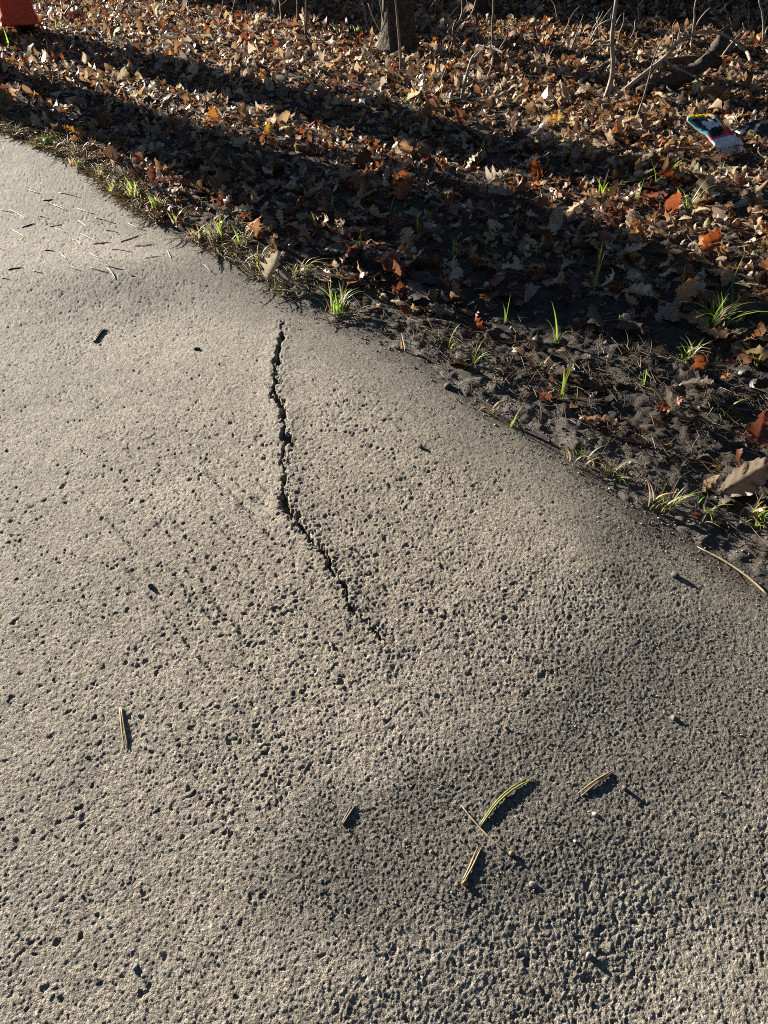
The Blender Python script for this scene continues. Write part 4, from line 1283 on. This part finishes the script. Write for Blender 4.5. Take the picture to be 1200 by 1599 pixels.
# ------------------------------------------------------------------ litter people dropped
def wrapper():
    m, nt, N, L, P = new_mat('printed_foil')
    at = N.new('ShaderNodeAttribute'); at.attribute_name = 'Col'
    L.new(at.outputs['Color'], P.inputs['Base Color'])
    P.inputs['Roughness'].default_value = 0.22
    P.inputs['Specular IOR Level'].default_value = 0.6
    x, y = gp(1115, 206); z = ground_z(x, y)
    x, y = gp(1115, 207, z + 0.075)
    nu, nv = 46, 60
    Wd, Hh = 0.22, 0.20
    a, b = np.meshgrid(np.linspace(0, 1, nu), np.linspace(0, 1, nv))
    puff = 0.020 * np.sin(np.pi * a) ** .6 * np.sin(np.pi * b) ** .6
    wr = 0.014 * np.abs(fbm(a * 3, b * 3, 1.1, 3, 801)) + 0.009 * fbm(a * 3, b * 3, 0.4, 3, 803) * np.sin(np.pi * a) * np.sin(np.pi * b)
    def col(a, b):
        c = np.empty(a.shape + (3,)); c[:] = (0.02, 0.025, 0.03)
        n1 = fbm(a * 4, b * 4, 0.9, 3, 811)
        def put(mask, v): c[mask] = v
        put((b > .40) & (b < .78) & (np.abs(a - .40) < .26 + .14 * n1) & (np.abs(b - .60) < .15 + .12 * n1), (.85, .85, .82))
        put((b > .62) & (b < .86) & (np.abs(a - .66 - .1 * n1) < .07), (.85, .85, .82))
        put((b > .58) & (np.abs(a - .5) < .05), (.03, .03, .03))
        put((a > .42) & (b < .42) & (b > .16) & (a - .3 + n1 * .2 > (b - .2) * .6), (.80, .07, .05))
        put((a > .62) & (a < .84) & (b > .34) & (b < .56), (.85, .10, .06))
        put((a > .78) & (a < .88) & (b > .52) & (b < .66), (.85, .70, .10))
        put((a > .72) & (a < .80) & (b > .52) & (b < .70), (.10, .45, .12))
        put(b > .86, (.88, .62, .02))
        put((b > .86) & (a > .8), (.85, .12, .20))
        put(a > .95, (.05, .40, .45)); put((a > .95) & (b > .55), (.04, .10, .45)); put((a > .93) & (b > .78), (.85, .15, .35))
        put(a < .03, (.05, .35, .40)); put((a < .03) & (b < .35), (.75, .08, .35))
        put((b < .26), (.80, .10, .25)); put(b < .22, (.88, .88, .88))
        return c
    X, Y = (a - .5) * Wd, (b - .5) * Hh
    shrink = 1 - 0.10 * np.sin(np.pi * b)[..., None][..., 0]
    X = X * shrink
    corner = 1 - 0.25 * sstep(0.90, 1.0, b) - 0.10 * sstep(0.1, 0.0, b)
    X = X * corner
    front = np.stack([X, Y, 0.004 + puff + wr], -1).reshape(-1, 3)
    back = np.stack([X, Y, -0.004 - puff * .4 + wr], -1).reshape(-1, 3)
    c1 = col(a, b).reshape(-1, 3)
    q = grid_quads(nv, nu)
    n = nu * nv
    ring = list(range(nu)) + [nu * k + nu - 1 for k in range(1, nv)] + [nu * (nv - 1) + k for k in range(nu - 2, -1, -1)] + [nu * k for k in range(nv - 2, 0, -1)]
    rq = [(ring[(k + 1) % len(ring)], ring[k], ring[k] + n, ring[(k + 1) % len(ring)] + n) for k in range(len(ring))]
    me = mesh_np('wrapper_pouch', np.concatenate([front, back]), np.concatenate([q, q[:, ::-1] + n, np.array(rq)]), None, np.concatenate([c1, np.full((n, 3), .6)]))
    e = empty('snack_wrapper', (x, y, z + 0.080))
    e.scale = (1.15, 1.15, 1.15)
    o = link('pouch', me, m, e)
    o.rotation_euler = (R(24), R(6), R(40))
    # crimped white seal along the bottom edge
    k = 40
    t = np.linspace(-1, 1, k)
    v = np.concatenate([np.stack([t * Wd * .44, np.full(k, -Hh * .5), 0.0015 * np.sin(t * 60)], 1), np.stack([t * Wd * .43, np.full(k, -Hh * .5 - .028) + .010 * t ** 6, 0.0015 * np.sin(t * 60) - 0.006], 1)])
    v = np.concatenate([v, v + np.array([0, 0, -.0012])])
    qq = np.concatenate([grid_quads(2, k), grid_quads(2, k)[:, ::-1] + 2 * k])
    s = link('bottom_seal', mesh_np('bottom_seal', v, qq, None, np.full((4 * k, 3), .82)), m, e)
    s.rotation_euler = o.rotation_euler
    tag(e, 'colourful crumpled snack wrapper with yellow top and white bottom edge', 'wrapper')
wrapper()
def dark_plastic():
    m = noise_mat('black_plastic', [(0.3, (0.012, 0.013, 0.016)), (0.7, (0.03, 0.032, 0.04))], 20, 0.25, spec=0.5)
    x, y = gp(1182, 232); z = ground_z(x, y)
    n = 48
    a, b = np.meshgrid(np.linspace(-1, 1, n), np.linspace(-1, 1, n))
    h = np.clip(1 - a ** 2, 0, 1) ** .6 * np.clip(1 - b ** 2, 0, 1) ** .6
    Z = 0.055 * h + 0.045 * h * fbm(a, b, 0.5, 4, 821) + 0.012 * np.abs(fbm(a, b, 0.25, 2, 831)) * h
    v = np.stack([a * .13 * (1 + .15 * fbm(a, b, .7, 2, 841)), b * .09 * (1 + .2 * fbm(a, b, .7, 2, 851)), Z], -1).reshape(-1, 3)
    v2 = v.copy(); v2[:, 2] = -0.004
    q = grid_quads(n, n)
    o = link('plastic_bag', mesh_np('plastic_bag', np.concatenate([v, v2]), np.concatenate([q, q[:, ::-1] + n * n])), m, None, (x, y, z + .012))
    o.rotation_euler = (0, 0, R(-8))
    tag(o, 'crumpled black plastic bag right of the colourful wrapper', 'bag')
dark_plastic()
def small_ball(name, u, v, rpx, col, label, cat):
    x, y = gp(u, v); z = ground_z(x, y) + 0.03; x, y = gp(u, v, z)
    r = rpx * depth_of(x, y, z) / FPX
    bm = bmesh.new(); bmesh.ops.create_icosphere(bm, subdivisions=3, radius=r)
    vv = np.array([q.co[:] for q in bm.verts]); f = np.array([[q.index for q in fc.verts] for fc in bm.faces]); bm.free()
    vv = vv * np.array([1.1, .95, .85]) * (1 + 0.10 * fbm(vv[:, 0] * 9, vv[:, 2] * 9 + vv[:, 1] * 7, .2, 3, 77)[:, None])
    # a neck below
    low = np.clip(-vv[:, 2] / r - .3, 0, 1)[:, None]
    vv[:, :2] *= 1 - .45 * low
    o = link(name, mesh_np(name, vv, None, f, np.broadcast_to(np.array(col), (len(vv), 3))), M_STONE, None, (x, y, z))
    tag(o, label, cat)
small_ball('crumpled_paper', 661, 121, 6, (0.62, 0.68, 0.78), 'small bluish white scrap in leaves below the tree trunk', 'paper')
small_ball('puffball', 998, 272, 7, (0.42, 0.34, 0.24), 'pale round puffball among shaded leaves', 'mushroom')

# ------------------------------------------------------------------ people in work clothes
M_RED = noise_mat('red_workwear', [(0.3, (0.66, 0.085, 0.04)), (0.7, (0.78, 0.12, 0.055))], 30, 0.75, bump=0.002, bscale=300)
M_BAND = noise_mat('reflective_band', [(0.3, (0.42, 0.42, 0.42)), (0.7, (0.52, 0.52, 0.51))], 60, 0.4)
M_BOOT = noise_mat('boot_leather', [(0.3, (0.02, 0.017, 0.015)), (0.7, (0.05, 0.042, 0.035))], 50, 0.55, bump=0.002, bscale=200)
M_NAVY = noise_mat('dark_cloth', [(0.3, (0.02, 0.025, 0.035)), (0.7, (0.04, 0.045, 0.06))], 50, 0.85, bump=0.002, bscale=300)
M_SKIN = noise_mat('skin', [(0.3, (0.50, 0.30, 0.21)), (0.7, (0.58, 0.36, 0.26))], 40, 0.55)
M_HAIR = noise_mat('hair', [(0.3, (0.03, 0.02, 0.012)), (0.7, (0.07, 0.045, 0.025))], 120, 0.6, bump=0.004, bscale=300)
def cloth_tube(pts, rx, ry, segs=28, fold=0.03, seed=0, n=40):
    p = spline(pts, n)
    t = np.linspace(0, 1, n)
    k = np.linspace(0, 1, len(pts))
    v, q, tt = tube(p, np.interp(t, k, rx), segs, ry=np.interp(t, k, ry))
    b = v[:n * segs].reshape(n, segs, 3)
    th = np.arange(segs) / segs * 6.28
    f = fold * (fbm(np.cos(th)[None, :] * .6 + 0 * t[:, None], t[:, None] * 4 + np.sin(th)[None, :] * .5, .35, 3, seed + 871))
    b[:] = p[:, None, :] + (b - p[:, None, :]) * (1 + f[..., None] * 2)
    return v, q, tt
def person(loc, rz, trouser, jacket, label, feet=0.15, elbows=0.12, bulk=1.0, band_z=(0.37, 0.43), coat_low=0.80, trunk=1.0):
    """facing -y before turning; 1.80 m tall"""
    e = empty('person', loc, rz)
    for s in (-1, 1):
        fx = s * feet
        # trousers
        v, q, t = cloth_tube([(fx * 1.02, 0.01, 0.07), (fx, 0.0, 0.16), (fx * .98, 0, 0.32), (fx * .92, -.01, 0.50), (s * .105, 0, 0.72), (s * .085, .01, 0.93)],
                             np.array([.126, .116, .102, .098, .110, .115]) * bulk, np.array([.125, .118, .106, .100, .112, .125]) * bulk, seed=s + 3)
        leg = link('trouser_leg', mesh_np('trouser_leg', v, q, t), trouser, e)
        z0, z1 = band_z
        v, q, t = cloth_tube([(fx * .985, 0, z0), (fx * .97, 0, (z0 + z1) / 2), (fx * .955, -.002, z1)], np.array([.102, .101, .101]) * bulk * 1.035, np.array([.107, .105, .104]) * bulk * 1.035, n=6, fold=0.01, seed=s + 3)
        link('reflective_band', mesh_np('reflective_band', v, q, t), M_BAND, leg)
        # boot: shaft, foot, sole
        v, q, t = cloth_tube([(fx * 1.03, .02, .16), (fx * 1.03, .015, .09), (fx * 1.04, -.03, .058), (fx * 1.08, -.11, .050), (fx * 1.12, -.18, .044), (fx * 1.13, -.215, .035)],
                             [.060, .060, .056, .052, .046, .018], [.070, .066, .050, .042, .036, .014], n=24, fold=.01)
        boot = link('boot', mesh_np('boot', v, q, t), M_BOOT, e)
        sole = np.array([(-.045, .085), (.045, .085), (.05, 0), (.052, -.10), (.045, -.19), (.0, -.235), (-.045, -.19), (-.052, -.10), (-.05, 0)])
        m = len(sole)
        sv = np.concatenate([np.c_[sole + (fx * 1.07, 0), np.zeros(m)], np.c_[sole * .97 + (fx * 1.07, 0), np.full(m, .03)]])
        bm = [(k, (k + 1) % m, m + (k + 1) % m, m + k) for k in range(m)]
        sv = np.concatenate([sv, [[fx * 1.07, -.07, .03]], [[fx * 1.07, -.07, 0]]])
        tri = [(m + k, m + (k + 1) % m, 2 * m) for k in range(m)] + [((k + 1) % m, k, 2 * m + 1) for k in range(m)]
        link('sole', mesh_np('sole', sv, np.array(bm), np.array(tri), smooth=False), M_BOOT, boot)
    # body: one continuous skin - hidden by clothes but for head and hands
    def head_profile():
        z = np.array([1.40, 1.47, 1.52, 1.555, 1.585, 1.62, 1.66, 1.70, 1.745, 1.775, 1.795, 1.80])
        rx = np.array([.075, .060, .058, .060, .068, .074, .077, .078, .074, .060, .036, .008])
        ry = np.array([.075, .062, .062, .078, .090, .094, .098, .100, .096, .078, .048, .010])
        return z, rx, ry
    z, rx, ry = head_profile()
    segs = 28
    th = np.arange(segs) * 2 * np.pi / segs
    rows = []
    cy = np.array([.01, .005, -.005, -.02, -.022, -.018, -.012, -.008, -.004, 0, 0, 0])
    zf = np.linspace(z[0], z[-1], 48)
    for k in zf:
        a, b, c0 = np.interp(k, z, rx), np.interp(k, z, ry), np.interp(k, z, cy)
        x, y = np.cos(th) * a, np.sin(th) * b + c0
        front = np.clip(-np.sin(th), 0, 1)
        nose = .030 * np.exp(-((k - 1.645) / .022) ** 2) * np.exp(-((th - 4.712) / .17) ** 2)
        brow = .006 * np.exp(-((k - 1.695) / .010) ** 2) * front ** 3
        eye = -.010 * np.exp(-((k - 1.678) / .010) ** 2) * (np.exp(-((th - 4.34) / .15) ** 2) + np.exp(-((th - 5.08) / .15) ** 2))
        lip = .006 * (np.exp(-((k - 1.603) / .006) ** 2) + np.exp(-((k - 1.590) / .006) ** 2)) * np.exp(-((th - 4.712) / .28) ** 2)
        ear = .020 * np.exp(-((k - 1.66) / .026) ** 2) * (np.exp(-((th - 0.12) / .12) ** 2) + np.exp(-((th - 3.02) / .12) ** 2) + np.exp(-((th - 6.40) / .12) ** 2))
        y = y - nose - brow - eye - lip
        x = x + np.sign(np.cos(th)) * ear
        rows.append(np.stack([x, y, np.full(segs, k)], 1))
    acc = Acc()
    acc.add(np.concatenate(rows), grid_quads(48, segs, True))
    for s in (-1, 1):
        wr = np.array([s * (.30 + elbows * .2), -.14, .93])
        acc.add(*tube(spline([wr + (0, .02, .06), wr, wr + (0, -.015, -.05), wr + (0, -.03, -.09)], 10), np.linspace(.028, .040, 10), 12, ry=np.linspace(.026, .018, 10)))
        for f, (off, L) in enumerate(((-.030, .070), (-.010, .082), (.010, .078), (.029, .062))):
            b0 = wr + np.array([off, -.030, -.085])
            acc.add(*tube(spline([b0, b0 + (0, -.006, -L * .5), b0 + (0, .012, -L)], 7), np.linspace(.0095, .007, 7), 8))
        b0 = wr + np.array([-s * .032, -.02, -.03])
        acc.add(*tube(spline([b0, b0 + (-s * .016, -.012, -.035), b0 + (-s * .012, -.014, -.07)], 7), np.linspace(.0115, .008, 7), 8))
    link('body', acc.mesh('body'), M_SKIN, e)
    hz = np.linspace(1.655, 1.815, 12)
    hr = []
    for k in hz:
        a, b, c0 = np.interp(k, z, rx) + .012, np.interp(k, z, ry) + .012, np.interp(k, z, cy)
        if k > 1.795: a, b = .04 * (1.822 - k) / .027, .05 * (1.822 - k) / .027
        lift = np.clip(1.715 - k, 0, 1) * 1.2 * np.clip(-np.sin(th), 0, 1)
        hr.append(np.stack([np.cos(th) * a, np.sin(th) * b + c0 + .006 + lift * .9, np.full(segs, k)], 1))
    link('hair', mesh_np('hair', np.concatenate(hr), grid_quads(12, segs, True)), M_HAIR, e)
    # jacket
    v, q, t = cloth_tube([(0, .01, coat_low), (0, .01, .95), (0, 0, 1.12), (0, .005, 1.30), (0, .01, 1.42), (0, .01, 1.49)], np.array([.225, .215, .215, .225, .205, .085]) * bulk * trunk, np.array([.165, .155, .150, .155, .125, .080]) * bulk * trunk, seed=8, fold=.025)
    jk = link('jacket', mesh_np('jacket', v, q, t), jacket, e)
    for s in (-1, 1):
        el = np.array([s * (.30 + elbows), .05, 1.12])
        v, q, t = cloth_tube([(s * .16, .01, 1.42), (s * .225, .01, 1.36), tuple((el + np.array([s * .235, .02, 1.34])) / 2), tuple(el), (s * (.30 + elbows * .55), -.06, 1.02), (s * (.30 + elbows * .2), -.13, .955)],
                             np.array([.075, .082, .072, .066, .058, .050]) * bulk, np.array([.08, .085, .074, .066, .058, .050]) * bulk, seed=11 + s, fold=.04)
        link('sleeve', mesh_np('sleeve', v, q, t), jacket, e)
    v, q, t = cloth_tube([(0, .01, 1.10), (0, .005, 1.14), (0, .005, 1.18)], np.array([.222, .222, .224]) * bulk * trunk * 1.02, np.array([.157, .157, .158]) * bulk * trunk * 1.03, n=5, fold=.01)
    link('reflective_band', mesh_np('reflective_band', v, q, t), M_BAND, jk)
    tag(e, label, 'person')
    return e
x1, y1 = gp(40, 66)
person((x1 - .168, y1 - 0.024, ground_z(x1, y1) - 0.005), R(188), M_RED, M_RED, 'person in red work trousers with grey band at the top left', bulk=1.08, feet=0.17, elbows=-0.07, trunk=0.80, band_z=(0.30, 0.40))
x2, y2 = -3.05, (2.33 + 3.05 * 0.64) / 0.77
person((x2, y2, 0.0), R(60), M_NAVY, M_NAVY, 'person in dark clothes just outside the left edge whose shadow crosses the leaves', bulk=1.20, feet=0.21, elbows=0.13, coat_low=0.58).scale = (1.0, 1.0, 1.07)

# ------------------------------------------------------------------ unseen wood added to block sky light, on every side but the sun's
def sky_blocking_wood():
    r = np.random.default_rng(99)
    acc = Acc()
    lv, lq, lc, base = [], [], [], 0
    spots = []
    for k in range(46):
        a = R(194 + 250 * k / 45.0) + r.normal(0, 0.03)     # leaves the low sun's sector open
        d = r.uniform(7.5, 11.0)
        x, y = d * math.cos(a), d * math.sin(a) + 2.0
        s, dd = edge_sd(np.array([x]), np.array([y]))
        if -3.0 < dd[0] < 0.6: continue                       # keep the path clear
        u, v, dep = to_px(x, y, 0.0)
        if y > 0.5 and dep > 0 and -150 < u < 1350 and v > -60: continue
        spots.append((x, y))
    sx, sy = SUN_FROM                                         # more added sky-blocking trees, kept clear of the sunlit strip
    for k in range(16):
        L = r.uniform(9, 15); dd = r.uniform(-7.0, -2.6) if k % 2 else r.uniform(8.6, 13.0)
        spots.append((sx * L + sy * dd, sy * L - sx * dd))
    for x, y in spots:
        H = r.uniform(5.5, 8.5)
        v, q, t = tube(spline([(x, y, -0.1), (x + r.normal(0, .1), y + r.normal(0, .1), H * .5), (x, y, H)], 10), np.linspace(.16, .03, 10), 8)
        acc.add(v, q, t, (0.07, 0.055, 0.04))
        n = 1000
        z = H * (0.06 + 0.94 * r.random(n) ** 0.9)
        rad = (1 - z / H) * 1.5 + 0.25
        a = r.uniform(0, 6.28, n); rr = rad * np.sqrt(r.random(n))
        p = np.stack([x + rr * np.cos(a), y + rr * np.sin(a), z - 0.25 * rr], 1)
        d1 = np.stack([np.cos(a), np.sin(a), -0.35 + 0 * a], 1); d2 = np.stack([-np.sin(a), np.cos(a), r.normal(0, .3, n)], 1)
        L = r.uniform(.20, .42, (n, 1))
        vv = np.stack([p - d1 * L, p + d2 * L * .5, p + d1 * L, p - d2 * L * .5], 1).reshape(-1, 3)
        acc.add(vv, np.arange(4 * n).reshape(-1, 4), None, np.repeat(np.array([0.03, 0.05, 0.02]) * r.uniform(.6, 1.4, (n, 1)), 4, 0))
    return acc.mesh('sky_blocking_wood', smooth=False)
WD = link('sky_blocking_wood', sky_blocking_wood(), M_EVER)
WD['kind'] = 'stuff'
WD['label'] = 'unseen dark evergreen wood added round the path to block sky light'
WD['category'] = 'wood'
